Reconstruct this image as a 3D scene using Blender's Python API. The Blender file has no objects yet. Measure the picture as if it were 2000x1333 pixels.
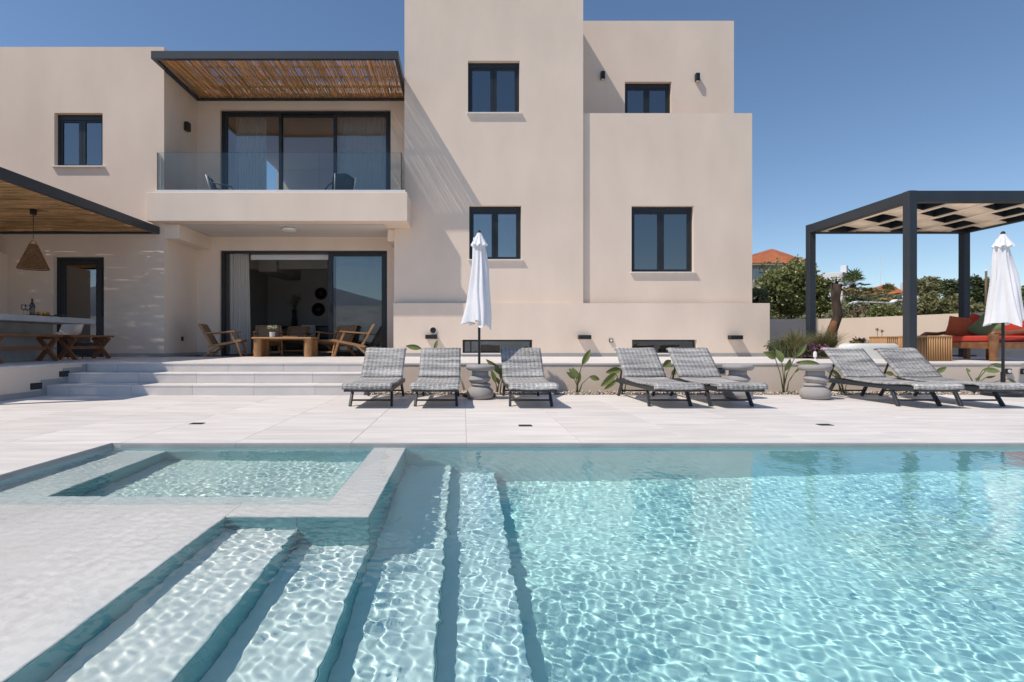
import bpy, bmesh, math, random
import numpy as np
from mathutils import Vector, Matrix, Euler
R = math.radians
random.seed(7)
sc = bpy.context.scene
COL = sc.collection

# ------------------------------------------------------------------ camera
CH, F = 0.813, 1000.0                      # eye height (m), focal length in photo pixels (2000 px wide)
VX, VY = 905.0, 668.0
cd = bpy.data.cameras.new('camera'); cam = bpy.data.objects.new('camera', cd); COL.objects.link(cam)
cam.location = (0, 0, CH); cam.rotation_euler = (R(90), 0, 0)
cd.sensor_width = 36; cd.lens = 18; cd.shift_x = (1000 - VX) / 2000; cd.shift_y = (VY - 666.5) / 2000
cd.clip_start = .05; cd.clip_end = 6000
sc.camera = cam
# ------------------------------------------------------------------ world, sun, exposure
SUN = Vector((.6, .3, -1.0)).normalized()
w = bpy.data.worlds.new('World'); sc.world = w; w.use_nodes = True
wn = w.node_tree.nodes; wl = w.node_tree.links
sky = wn.new('ShaderNodeTexSky'); sky.sky_type = 'NISHITA'; sky.sun_disc = False
sky.sun_elevation = math.asin(-SUN.z); sky.sun_rotation = math.atan2(-SUN.x, -SUN.y)
sky.air_density = 1.0; sky.dust_density = .05; sky.ozone_density = 3.5
hsv = wn.new('ShaderNodeHueSaturation'); hsv.inputs['Saturation'].default_value = 1.02
wl.new(sky.outputs[0], hsv.inputs['Color']); wl.new(hsv.outputs[0], wn['Background'].inputs[0]); wn['Background'].inputs[1].default_value = .125
ld = bpy.data.lights.new('sun', 'SUN'); ld.energy = 3.9; ld.angle = R(.5); ld.color = (1, .92, .82)
ld.cycles.is_caustics_light = True
sun = bpy.data.objects.new('sun', ld); COL.objects.link(sun)
sun.rotation_euler = SUN.to_track_quat('-Z', 'Y').to_euler()
vs = sc.view_settings; vs.view_transform = 'Standard'; vs.look = 'None'; vs.gamma = 1; vs.exposure = 0.0
cy = sc.cycles
cy.use_denoising = True; cy.caustics_reflective = True; cy.caustics_refractive = True
cy.sample_clamp_indirect = 30; cy.max_bounces = 10; cy.transparent_max_bounces = 16; cy.transmission_bounces = 8; cy.diffuse_bounces = 4

def P(x, y, d): return Vector(((x - VX) * d / F, d, CH - (y - VY) * d / F))
def PX(x, d): return (x - VX) * d / F
def PZ(y, d): return CH - (y - VY) * d / F

# ------------------------------------------------------------------ materials
MATS = {}
def nodes(m): return m.node_tree.nodes, m.node_tree.links
def pm(name, c1, c2=None, scale=4, rough=.6, bump=0, bscale=None, stretch=(1, 1, 1), metal=0, spec=.5, island=0, objrand=0, detail=4, coat=0, sheen=0, trans=0):
    m = bpy.data.materials.new(name); m.use_nodes = True; n, l = nodes(m); b = n['Principled BSDF']
    b.inputs['Roughness'].default_value = rough; b.inputs['Metallic'].default_value = metal
    b.inputs['Specular IOR Level'].default_value = spec; b.inputs['Coat Weight'].default_value = coat
    b.inputs['Sheen Weight'].default_value = sheen
    tc = n.new('ShaderNodeTexCoord'); mp = n.new('ShaderNodeMapping'); mp.inputs['Scale'].default_value = stretch
    l.new(tc.outputs['Object'], mp.inputs[0])
    if objrand:
        oi = n.new('ShaderNodeObjectInfo'); cb = n.new('ShaderNodeCombineXYZ'); ml = n.new('ShaderNodeMath'); ml.operation = 'MULTIPLY'; ml.inputs[1].default_value = 37
        l.new(oi.outputs['Random'], ml.inputs[0])
        for i in range(3): l.new(ml.outputs[0], cb.inputs[i])
        l.new(cb.outputs[0], mp.inputs['Location'])
    nz = n.new('ShaderNodeTexNoise'); nz.inputs['Scale'].default_value = scale; nz.inputs['Detail'].default_value = detail
    l.new(mp.outputs[0], nz.inputs['Vector'])
    col = None
    if c2 is not None:
        mx = n.new('ShaderNodeMix'); mx.data_type = 'RGBA'
        mx.inputs[6].default_value = (*c1, 1); mx.inputs[7].default_value = (*c2, 1)
        rp = n.new('ShaderNodeMapRange'); rp.inputs[1].default_value = .3; rp.inputs[2].default_value = .7
        src = nz.outputs['Fac']
        if island:
            ge = n.new('ShaderNodeNewGeometry'); ad = n.new('ShaderNodeMix'); ad.inputs[0].default_value = island
            l.new(nz.outputs['Fac'], ad.inputs[2]); l.new(ge.outputs['Random Per Island'], ad.inputs[3]); src = ad.outputs[0]
        l.new(src, rp.inputs[0]); l.new(rp.outputs[0], mx.inputs[0]); col = mx.outputs[2]
        if objrand:
            hs = n.new('ShaderNodeHueSaturation'); mr = n.new('ShaderNodeMapRange'); mr.inputs[3].default_value = 1 - objrand; mr.inputs[4].default_value = 1 + objrand
            l.new(oi.outputs['Random'], mr.inputs[0]); l.new(mr.outputs[0], hs.inputs['Value']); l.new(col, hs.inputs['Color']); col = hs.outputs[0]
        l.new(col, b.inputs['Base Color'])
    else: b.inputs['Base Color'].default_value = (*c1, 1)
    if bump:
        nb = n.new('ShaderNodeTexNoise'); nb.inputs['Scale'].default_value = bscale or scale * 6; nb.inputs['Detail'].default_value = 6
        l.new(mp.outputs[0], nb.inputs['Vector'])
        bp = n.new('ShaderNodeBump'); bp.inputs['Strength'].default_value = bump; bp.inputs['Distance'].default_value = .01
        l.new(nb.outputs['Fac'], bp.inputs['Height']); l.new(bp.outputs[0], b.inputs['Normal'])
    if trans:
        tr = n.new('ShaderNodeBsdfTranslucent'); ms = n.new('ShaderNodeMixShader'); ms.inputs[0].default_value = trans
        l.new(b.outputs[0], ms.inputs[1]); l.new(tr.outputs[0], ms.inputs[2])
        if col: l.new(col, tr.inputs[0])
        else: tr.inputs[0].default_value = (*c1, 1)
        l.new(ms.outputs[0], n['Material Output'].inputs[0])
    MATS[name] = m; return m

def glassmat(name, tint, ior, rough=0.0):
    m = bpy.data.materials.new(name); m.use_nodes = True; n, l = nodes(m); n.remove(n['Principled BSDF'])
    t = n.new('ShaderNodeBsdfTransparent'); t.inputs[0].default_value = (*tint, 1)
    g = n.new('ShaderNodeBsdfGlossy'); g.inputs['Roughness'].default_value = rough
    f = n.new('ShaderNodeFresnel'); f.inputs[0].default_value = ior
    x = n.new('ShaderNodeMixShader'); l.new(f.outputs[0], x.inputs[0]); l.new(t.outputs[0], x.inputs[1]); l.new(g.outputs[0], x.inputs[2])
    l.new(x.outputs[0], n['Material Output'].inputs[0]); MATS[name] = m; return m

pm('plaster', (.85, .705, .58), (.77, .635, .52), scale=1.3, rough=.92, bump=.28, bscale=60, stretch=(1, 1, .5), spec=.15, detail=10)
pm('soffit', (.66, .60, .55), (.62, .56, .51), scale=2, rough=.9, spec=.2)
pm('white_coping', (.74, .73, .72), (.68, .67, .66), scale=5, rough=.6)
pm('tile', (.82, .765, .715), (.65, .605, .565), scale=2.0, rough=.55, bump=.06, bscale=60, stretch=(.7, 4.5, 1), objrand=.045, detail=7)
pm('step_tile', (.66, .62, .59), (.58, .545, .515), scale=3, rough=.55, bump=.06, bscale=60, objrand=.05, detail=6)
pm('grout', (.58, .545, .51), (.53, .50, .47), scale=20, rough=.9)
pm('skirting', (.40, .385, .375), (.35, .335, .325), scale=4, rough=.6, objrand=.05)
pm('pool_shelf', (.82, .79, .765), (.76, .735, .71), scale=3, rough=.5, detail=7)
pm('pool_tread', (.79, .85, .82), (.74, .80, .77), scale=4, rough=.5)  # treads to spa floor: water's light absorption put into the tile colour
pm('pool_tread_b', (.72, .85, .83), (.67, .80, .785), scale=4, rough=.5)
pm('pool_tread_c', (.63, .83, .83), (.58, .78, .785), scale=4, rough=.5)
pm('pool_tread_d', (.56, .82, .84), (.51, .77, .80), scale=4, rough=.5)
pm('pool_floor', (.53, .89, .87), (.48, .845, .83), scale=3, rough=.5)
pm('pool_riser_shade', (.17, .43, .48), (.14, .38, .43), scale=4, rough=.5)  # darker teal: shade and water tint painted in
pm('pool_wall', (.42, .66, .69), (.38, .61, .64), scale=4, rough=.5)
pm('spa_floor', (.66, .84, .80), (.61, .79, .75), scale=4, rough=.5)
pm('coping_tile', (.42, .40, .385), (.36, .345, .335), scale=6, rough=.6, objrand=.05)
pm('anthracite', (.032, .040, .050), (.026, .033, .041), scale=3, rough=.42, bump=.03, bscale=200)
pm('frame_dark', (.018, .023, .029), (.014, .018, .023), scale=3, rough=.4)
pm('black_metal', (.012, .013, .015), rough=.4)
pm('reed_y', (.84, .58, .31), (.47, .29, .125), scale=3, rough=.55, trans=.45, island=.75, stretch=(6, .6, 6))
pm('reed_x', (.84, .58, .31), (.47, .29, .125), scale=3, rough=.55, trans=.45, island=.75, stretch=(.6, 6, 6))
pm('teak', (.46, .25, .11), (.33, .165, .065), scale=6, rough=.5, stretch=(1, 1, 5), island=.3, bump=.08)
pm('red_wood', (.34, .145, .065), (.20, .075, .034), scale=6, rough=.42, stretch=(6, 1, 6), island=.3, bump=.1)
pm('sofa_wood', (.27, .125, .05), (.16, .065, .025), scale=5, rough=.45, stretch=(2, 2, 2), bump=.1)
pm('slat_wood', (.52, .30, .13), (.34, .175, .07), scale=5, rough=.55, stretch=(4, 4, .6), island=.6, bump=.1)
pm('cane_weave', (.36, .23, .13), (.22, .13, .07), scale=60, rough=.7, bump=.4, bscale=90)
pm('concrete', (.40, .41, .405), (.31, .32, .32), scale=5, rough=.8, bump=.2, bscale=40, detail=8)
pm('cast_stone', (.37, .345, .33), (.31, .29, .28), scale=7, rough=.85, bump=.25, bscale=70, detail=8)
pm('canvas_white', (.95, .95, .97), (.92, .92, .95), scale=9, rough=.85, bump=.15, bscale=25, trans=.25)
pm('canvas_cream', (.92, .83, .71), (.87, .77, .65), scale=8, rough=.9, bump=.1, trans=.5)
pm('red_fabric', (.50, .035, .015), (.42, .026, .012), scale=12, rough=.9, bump=.2, sheen=.2)
pm('orange_fabric', (.50, .105, .035), (.42, .08, .028), scale=12, rough=.9, bump=.2)
pm('green_fabric', (.15, .19, .085), (.11, .15, .065), scale=12, rough=.9, bump=.2)
pm('white_shell', (.72, .66, .58), rough=.5)
pm('white_flute', (.72, .74, .72), (.66, .68, .66), scale=6, rough=.6)
pm('curtain', (.86, .81, .75), (.78, .73, .67), scale=8, rough=.9, stretch=(6, 6, .3), trans=.35)
pm('blind', (.88, .89, .90), rough=.8)
pm('pane_lift', (.42, .45, .50), rough=.8)  # grey of the sheet added to brighten the panes
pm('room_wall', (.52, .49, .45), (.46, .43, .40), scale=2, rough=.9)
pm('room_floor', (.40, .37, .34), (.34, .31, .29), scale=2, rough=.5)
pm('dark_wood', (.05, .025, .015), (.03, .015, .01), scale=5, rough=.4)
pm('pebble', (.70, .61, .50), (.34, .27, .21), scale=2, rough=.8, island=.85)
pm('soil', (.12, .085, .06), (.07, .05, .035), scale=6, rough=.95, bump=.6, bscale=20)
pm('earth', (.23, .18, .125), (.13, .125, .065), scale=.35, rough=.95, bump=.4, bscale=3, detail=8)
pm('hazy_hill', (.36, .36, .35), (.20, .22, .21), scale=.06, rough=1, detail=9)  # pale grey has distance haze mixed into the colour
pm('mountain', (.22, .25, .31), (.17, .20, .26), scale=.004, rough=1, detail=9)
pm('leaf_broad', (.30, .31, .115), (.135, .16, .052), scale=3, rough=.45, island=.7, trans=.22)
pm('leaf_olive', (.29, .285, .135), (.16, .16, .07), scale=3, rough=.55, island=.7, trans=.2)
pm('leaf_dark', (.15, .18, .08), (.065, .085, .034), scale=3, rough=.5, island=.7, trans=.15)
pm('leaf_shrub', (.33, .31, .145), (.19, .185, .078), scale=3, rough=.6, island=.7, trans=.2)
pm('leaf_dry', (.22, .16, .095), (.12, .085, .05), scale=3, rough=.8, island=.7)
pm('leaf_palm', (.18, .21, .065), (.085, .115, .03), scale=3, rough=.45, island=.7, trans=.2)
pm('leaf_palm_dry', (.42, .33, .13), (.27, .20, .08), scale=3, rough=.7, island=.7)
pm('strelitzia', (.28, .32, .11), (.16, .21, .065), scale=9, rough=.35, island=.5, trans=.2, stretch=(1, 1, 3))
pm('strelitzia_stem', (.15, .17, .055), (.10, .10, .035), scale=9, rough=.5)
pm('grass_blade', (.25, .215, .10), (.11, .125, .045), scale=3, rough=.7, island=.8, trans=.2)
pm('flower_pink', (.32, .10, .20), (.20, .05, .12), scale=8, rough=.7, island=.6)
pm('flower_white', (.75, .74, .66), rough=.7, trans=.2)
pm('bark', (.11, .075, .055), (.03, .02, .016), scale=8, rough=.95, bump=.9, bscale=18, stretch=(1, 1, .4))
pm('bark_cut', (.26, .115, .05), (.13, .06, .03), scale=5, rough=.9, bump=.7, bscale=16, stretch=(1, 1, .4))
pm('roof_tile', (.70, .26, .11), (.55, .175, .07), scale=3, rough=.8, island=.5, bump=.3, bscale=12)
pm('house_white', (.74, .74, .74), (.68, .68, .68), scale=1, rough=.9)
pm('house_beige', (.42, .38, .33), (.37, .33, .29), scale=1, rough=.9)
pm('stone_wall', (.19, .155, .145), (.11, .09, .085), scale=3.5, rough=.95, bump=1, bscale=6)
pm('blue_wicker', (.045, .085, .125), (.02, .04, .065), scale=60, rough=.55, bump=.6, bscale=90)
pm('shade_weave', (.30, .155, .06), (.14, .065, .025), scale=40, rough=.75, bump=.5, bscale=70)
pm('lamp_white', (.75, .74, .72), rough=.4)
pm('bottle_glass', (.012, .010, .006), rough=.08, spec=.8)
pm('fruit', (.55, .30, .02), (.35, .12, .02), scale=9, rough=.5)
glassmat('window_glass', (.92, .945, .955), 3.2)
glassmat('door_glass', (.93, .95, .955), 1.8)
glassmat('rail_glass', (.93, .965, .955), 1.4)
glassmat('wine_glass', (.95, .95, .95), 1.4)

def wicker():
    m = bpy.data.materials.new('wicker'); m.use_nodes = True; n, l = nodes(m); b = n['Principled BSDF']; b.inputs['Roughness'].default_value = .6
    uv = n.new('ShaderNodeUVMap'); sp = n.new('ShaderNodeSeparateXYZ'); l.new(uv.outputs[0], sp.inputs[0])
    def wave(sock, freq, ph=0):
        a = n.new('ShaderNodeMath'); a.operation = 'MULTIPLY_ADD'; a.inputs[1].default_value = freq * 2 * math.pi; a.inputs[2].default_value = ph
        l.new(sock, a.inputs[0]); s = n.new('ShaderNodeMath'); s.operation = 'SINE'; l.new(a.outputs[0], s.inputs[0]); return s.outputs[0]
    def math2(op, a, bb):
        k = n.new('ShaderNodeMath'); k.operation = op
        for i, q in enumerate((a, bb)):
            if isinstance(q, (int, float)): k.inputs[i].default_value = q
            else: l.new(q, k.inputs[i])
        return k.outputs[0]
    oi = n.new('ShaderNodeObjectInfo')
    nz = n.new('ShaderNodeTexNoise'); nz.inputs['Scale'].default_value = 1; nz.noise_dimensions = '4D'
    mpx = n.new('ShaderNodeMapping'); mpx.inputs['Scale'].default_value = (28, 75, 1); l.new(uv.outputs[0], mpx.inputs[0]); l.new(mpx.outputs[0], nz.inputs['Vector'])
    wk = math2('MULTIPLY', oi.outputs['Random'], 50); l.new(wk, nz.inputs['W'])
    nb = n.new('ShaderNodeTexNoise'); nb.inputs['Scale'].default_value = 1; mb = n.new('ShaderNodeMapping'); mb.inputs['Scale'].default_value = (1.2, 17, 1); l.new(uv.outputs[0], mb.inputs[0]); l.new(mb.outputs[0], nb.inputs['Vector'])
    nb.noise_dimensions = '4D'; l.new(wk, nb.inputs['W'])
    warp = math2('ADD', sp.outputs[0], math2('MULTIPLY', nb.outputs['Fac'], .012))
    vert = math2('POWER', math2('MULTIPLY_ADD', wave(warp, 17), .5), 1)
    vert = math2('GREATER_THAN', wave(warp, 17), .72)
    a = math2('MULTIPLY', math2('SUBTRACT', nb.outputs['Fac'], .5), 1.7)
    bq = math2('MULTIPLY', math2('SUBTRACT', nz.outputs['Fac'], .5), 1.05)
    f = math2('ADD', math2('ADD', a, bq), .56)
    f = math2('SUBTRACT', f, math2('MULTIPLY', vert, .20))
    strand = wave(sp.outputs[1], 75)
    f = math2('ADD', f, math2('MULTIPLY', strand, .10))
    cr = n.new('ShaderNodeValToRGB'); cr.color_ramp.elements[0].position = .05; cr.color_ramp.elements[0].color = (.12, .12, .12, 1)
    cr.color_ramp.elements[1].position = .95; cr.color_ramp.elements[1].color = (.74, .72, .68, 1)
    e = cr.color_ramp.elements.new(.5); e.color = (.40, .385, .37, 1)
    l.new(f, cr.inputs[0]); l.new(cr.outputs[0], b.inputs['Base Color'])
    bp = n.new('ShaderNodeBump'); bp.inputs['Strength'].default_value = .6; bp.inputs['Distance'].default_value = .006
    l.new(math2('ADD', strand, math2('MULTIPLY', wave(warp, 34), .6)), bp.inputs['Height']); l.new(bp.outputs[0], b.inputs['Normal'])
    MATS['wicker'] = m
wicker()

def watermat():
    m = bpy.data.materials.new('pool_water'); m.use_nodes = True; n, l = nodes(m); n.remove(n['Principled BSDF'])
    g = n.new('ShaderNodeBsdfGlass'); g.inputs['IOR'].default_value = 1.33; g.inputs['Roughness'].default_value = 0
    g.inputs['Color'].default_value = (.99, 1, 1, 1)
    l.new(g.outputs[0], n['Material Output'].inputs[0]); MATS['water'] = m
watermat()

# ------------------------------------------------------------------ mesh helpers
class MB:
    def __init__(s): s.v = []; s.f = []; s.uv = {}
    def add(s, vs, fs, uvs=None):
        o = len(s.v); s.v += [tuple(q) for q in vs]; s.f += [tuple(o + i for i in f) for f in fs]
        if uvs is not None:
            for i, q in enumerate(uvs): s.uv[o + i] = q
        return s
    def box(s, x0, x1, y0, y1, z0, z1, c=0, M=None):
        if x0 > x1: x0, x1 = x1, x0
        if y0 > y1: y0, y1 = y1, y0
        if z0 > z1: z0, z1 = z1, z0
        if c <= 0:
            vs = [(x, y, z) for z in (z0, z1) for y in (y0, y1) for x in (x0, x1)]
            fs = [(0, 2, 3, 1), (4, 5, 7, 6), (0, 1, 5, 4), (2, 6, 7, 3), (0, 4, 6, 2), (1, 3, 7, 5)]
        else:
            c = min(c, (x1 - x0) * .45, (y1 - y0) * .45, (z1 - z0) * .45)
            vs = []; ix = {}
            for i, x in enumerate((x0, x1)):
                for j, y in enumerate((y0, y1)):
                    for k, z in enumerate((z0, z1)):
                        dx, dy, dz = (c, -c)[i], (c, -c)[j], (c, -c)[k]
                        for a, q in enumerate(((x, y + dy, z + dz), (x + dx, y, z + dz), (x + dx, y + dy, z))):
                            ix[i, j, k, a] = len(vs); vs.append(q)
            fs = []
            for i in (0, 1): fs.append([ix[i, 0, 0, 0], ix[i, 1, 0, 0], ix[i, 1, 1, 0], ix[i, 0, 1, 0]])
            for j in (0, 1): fs.append([ix[0, j, 0, 1], ix[1, j, 0, 1], ix[1, j, 1, 1], ix[0, j, 1, 1]])
            for k in (0, 1): fs.append([ix[0, 0, k, 2], ix[1, 0, k, 2], ix[1, 1, k, 2], ix[0, 1, k, 2]])
            for i in (0, 1):
                for j in (0, 1): fs.append([ix[i, j, 0, 0], ix[i, j, 0, 1], ix[i, j, 1, 1], ix[i, j, 1, 0]])
                for k in (0, 1): fs.append([ix[i, 0, k, 0], ix[i, 0, k, 2], ix[i, 1, k, 2], ix[i, 1, k, 0]])
            for j in (0, 1):
                for k in (0, 1): fs.append([ix[0, j, k, 1], ix[0, j, k, 2], ix[1, j, k, 2], ix[1, j, k, 1]])
            for i in (0, 1):
                for j in (0, 1):
                    for k in (0, 1): fs.append([ix[i, j, k, 0], ix[i, j, k, 1], ix[i, j, k, 2]])
            ctr = Vector(((x0 + x1) / 2, (y0 + y1) / 2, (z0 + z1) / 2)); out = []
            for f in fs:
                p = [Vector(vs[t]) for t in f]; nn = (p[1] - p[0]).cross(p[2] - p[0]); mid = sum(p, Vector()) / len(p)
                out.append(f if nn.dot(mid - ctr) > 0 else f[::-1])
            fs = out
        if M is not None: vs = [M @ Vector(q) for q in vs]
        return s.add(vs, fs)
    def bar(s, p, q, wd, ht, c=0, up=(0, 0, 1)):                       # box bar from p to q
        p, q = Vector(p), Vector(q); d = (q - p); L = d.length; d.normalize(); up = Vector(up)
        if abs(d.dot(up)) > .98: up = Vector((0, 1, 0))
        sd = d.cross(up).normalized(); u = sd.cross(d).normalized()
        M = Matrix((( d.x, sd.x, u.x, p.x), (d.y, sd.y, u.y, p.y), (d.z, sd.z, u.z, p.z), (0, 0, 0, 1)))
        return s.box(0, L, -wd / 2, wd / 2, -ht / 2, ht / 2, c, M)
    def tube(s, pts, rad, n=8, cap=True):
        pts = [Vector(p) for p in pts]; N = len(pts); rad = [rad] * N if isinstance(rad, (int, float)) else rad
        vs = []; prev = None
        for i, p in enumerate(pts):
            t = (pts[min(i + 1, N - 1)] - pts[max(i - 1, 0)]).normalized()
            a = prev if prev is not None else (Vector((1, 0, 0)) if abs(t.x) < .8 else Vector((0, 1, 0)))
            a = (a - t * a.dot(t)).normalized(); prev = a; b = t.cross(a)
            vs += [p + (a * math.cos(2 * math.pi * k / n) + b * math.sin(2 * math.pi * k / n)) * rad[i] for k in range(n)]
        fs = [(i * n + k, i * n + (k + 1) % n, (i + 1) * n + (k + 1) % n, (i + 1) * n + k) for i in range(N - 1) for k in range(n)]
        if cap: fs += [tuple(range(n))[::-1], tuple((N - 1) * n + k for k in range(n))]
        return s.add(vs, fs)
    def lathe(s, prof, n=24, c=(0, 0, 0), M=None, fn=None):
        vs = []
        for r, z in prof:
            for k in range(n):
                a = 2 * math.pi * k / n; rr = r * (fn(a, z) if fn else 1)
                q = Vector((c[0] + rr * math.cos(a), c[1] + rr * math.sin(a), c[2] + z)); vs.append(M @ q if M is not None else q)
        N = len(prof)
        fs = [(i * n + k, i * n + (k + 1) % n, (i + 1) * n + (k + 1) % n, (i + 1) * n + k) for i in range(N - 1) for k in range(n)]
        fs += [tuple(range(n))[::-1], tuple((N - 1) * n + k for k in range(n))]
        return s.add(vs, fs)
    def grid(s, G, uv=None, flip=False):                                # G[i][j] points
        ni, nj = len(G), len(G[0]); fs = []
        for i in range(ni - 1):
            for j in range(nj - 1):
                f = (i * nj + j, i * nj + j + 1, (i + 1) * nj + j + 1, (i + 1) * nj + j); fs.append(f[::-1] if flip else f)
        return s.add([p for r in G for p in r], fs, [q for r in uv for q in r] if uv else None)
    def slab(s, G, th, uv=None):                                        # thick sheet
        ni, nj = len(G), len(G[0]); G = [[Vector(p) for p in r] for r in G]; B = []
        for i in range(ni):
            row = []
            for j in range(nj):
                a = G[min(i + 1, ni - 1)][j] - G[max(i - 1, 0)][j]; b = G[i][min(j + 1, nj - 1)] - G[i][max(j - 1, 0)]
                row.append(G[i][j] - a.cross(b).normalized() * th)
            B.append(row)
        o = len(s.v); s.grid(G, uv); s.grid(B, uv, True); k = ni * nj
        T = lambda i, j: o + i * nj + j
        for i in range(ni - 1):
            s.f.append((T(i, 0), T(i + 1, 0), T(i + 1, 0) + k, T(i, 0) + k)); s.f.append((T(i + 1, nj - 1), T(i, nj - 1), T(i, nj - 1) + k, T(i + 1, nj - 1) + k))
        for j in range(nj - 1):
            s.f.append((T(0, j + 1), T(0, j), T(0, j) + k, T(0, j + 1) + k)); s.f.append((T(ni - 1, j), T(ni - 1, j + 1), T(ni - 1, j + 1) + k, T(ni - 1, j) + k))
        return s
    def build(s, name, mat, parent=None, smooth=False, world=False):
        v = s.v
        if world and parent is not None:
            o = wloc(parent); v = [(q[0] - o.x, q[1] - o.y, q[2] - o.z) for q in v]
        me = bpy.data.meshes.new(name); me.from_pydata([tuple(q) for q in v], [], s.f)
        if s.uv:
            ul = me.uv_layers.new(name='UVMap'); li = np.zeros(len(me.loops), np.int32); me.loops.foreach_get('vertex_index', li)
            arr = np.zeros((len(v), 2), np.float32)
            for k, q in s.uv.items(): arr[k] = q
            ul.data.foreach_set('uv', arr[li].ravel())
        if smooth is True: me.shade_smooth()
        elif smooth:
            me.shade_smooth(); me.set_sharp_from_angle(angle=R(smooth))
        me.materials.append(MATS[mat]); o = bpy.data.objects.new(name, me); COL.objects.link(o)
        if parent is not None: o.parent = parent
        return o
def wloc(o):
    v = Vector(o.location)
    while o.parent: o = o.parent; v += Vector(o.location)
    return v
def tag(o, label, cat, group=None):
    o['label'] = label; o['category'] = cat
    if group: o['group'] = group
    return o
def thing(name, label, cat, loc=(0, 0, 0), rz=0, group=None):
    o = bpy.data.objects.new(name, None); COL.objects.link(o); o.location = loc; o.rotation_euler = (0, 0, rz); o.empty_display_size = .1
    return tag(o, label, cat, group)
def struct(o): o['kind'] = 'structure'; return o
def stuff(o): o['kind'] = 'stuff'; return o
def dup(root, loc, rz, label):
    def cp(o, par):
        c = o.copy(); COL.objects.link(c); c.parent = par
        for ch in o.children: cp(ch, c)
        return c
    r = cp(root, None); r.location = loc; r.rotation_euler = (0, 0, rz); r['label'] = label; return r
def fastmesh(name, V, Fq, mat, parent=None, smooth=False):             # numpy verts (n,3), quads (m,4)
    me = bpy.data.meshes.new(name); V = np.asarray(V, np.float32); Fq = np.asarray(Fq, np.int32); k = Fq.shape[1]
    me.vertices.add(len(V)); me.vertices.foreach_set('co', V.ravel()); me.loops.add(Fq.size); me.loops.foreach_set('vertex_index', Fq.ravel())
    me.polygons.add(len(Fq)); me.polygons.foreach_set('loop_start', np.arange(len(Fq), dtype=np.int32) * k); me.polygons.foreach_set('loop_total', np.full(len(Fq), k, np.int32))
    me.update(calc_edges=True)
    if smooth: me.shade_smooth()
    me.materials.append(MATS[mat]); o = bpy.data.objects.new(name, me); COL.objects.link(o)
    if parent is not None: o.parent = parent
    return o
def receiver(o): o.cycles.is_caustics_receiver = True; return o

# ================================================================== SETTING
TZ = .469                                                              # terrace level
PXL, PXR, PYN, PYF = -2.83, 7.6, .55, 4.13                             # pool opening
WZ = -.035                                                             # water level
# --- terrain
def terrain():
    xs = np.concatenate([np.linspace(-900, -40, 25), np.linspace(-30, 70, 81), np.linspace(85, 900, 25)])
    ys = np.concatenate([np.linspace(-900, -60, 22), np.linspace(-50, 110, 100), np.linspace(125, 1500, 25)])
    X, Y = np.meshgrid(xs, ys); d = np.maximum(Y, 0)
    hill = np.interp(d, [0, 15.2, 17, 25, 40, 60, 90, 200, 1500], [-2, -2, 1.1, 1.9, 3.2, 5.0, 6.2, 5, -20])
    t = np.clip((X - 6) / 8, 0, 1)
    site = (X > -18) & (X < 13.2) & (Y > -8) & (Y < 15.2)
    Z = np.where(X > 7, hill, hill * t + (-2) * (1 - t)); Z = np.where((X > 13.2) & (Y < 15.2) & (Y > 8), .6, Z); Z = np.where(site, -2.2, Z)
    Z = np.where(Y < 0, -2.2 + np.minimum(Y + 8, 0) * .03, Z)
    idx = np.arange(X.size).reshape(X.shape)
    Fq = np.stack([idx[:-1, :-1], idx[:-1, 1:], idx[1:, 1:], idx[1:, :-1]], -1).reshape(-1, 4)
    o = fastmesh('ground', np.stack([X, Y, Z], -1).reshape(-1, 3), Fq, 'earth'); struct(o)
terrain()
def ridge(name, y, base, prof, mat, depth):
    xs = np.linspace(-prof['w'], prof['w'], 220); rg = np.random.default_rng(prof['s']); h = np.zeros_like(xs)
    for k in range(1, 9): h += np.sin(xs / prof['w'] * k * 3.3 + rg.uniform(0, 6.28)) / k ** 1.1 * rg.uniform(.4, 1)
    h = prof['h'] * (1 + prof.get('r', .2) * h)
    rows = []
    for t, f in ((0, 0), (.35, .45), (.7, .8), (1, 1), (1.6, .7), (2.4, 0)):
        rows.append(np.stack([xs, np.full_like(xs, y - depth * t), base + h * f * (1 + .05 * rg.standard_normal(len(xs)) * (0 < f < 1))], -1))
    V = np.concatenate(rows); n = len(xs); idx = np.arange(len(V)).reshape(len(rows), n)
    Fq = np.stack([idx[:-1, :-1], idx[1:, :-1], idx[1:, 1:], idx[:-1, 1:]], -1).reshape(-1, 4)
    struct(fastmesh(name, V, Fq, mat, smooth=True))
ridge('hills', -180, -8, dict(w=900, h=27, s=3, r=.3), 'hazy_hill', 60)
ridge('mountains', -1800, -40, dict(w=3500, h=300, s=9, r=.28), 'mountain', 400)

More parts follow.
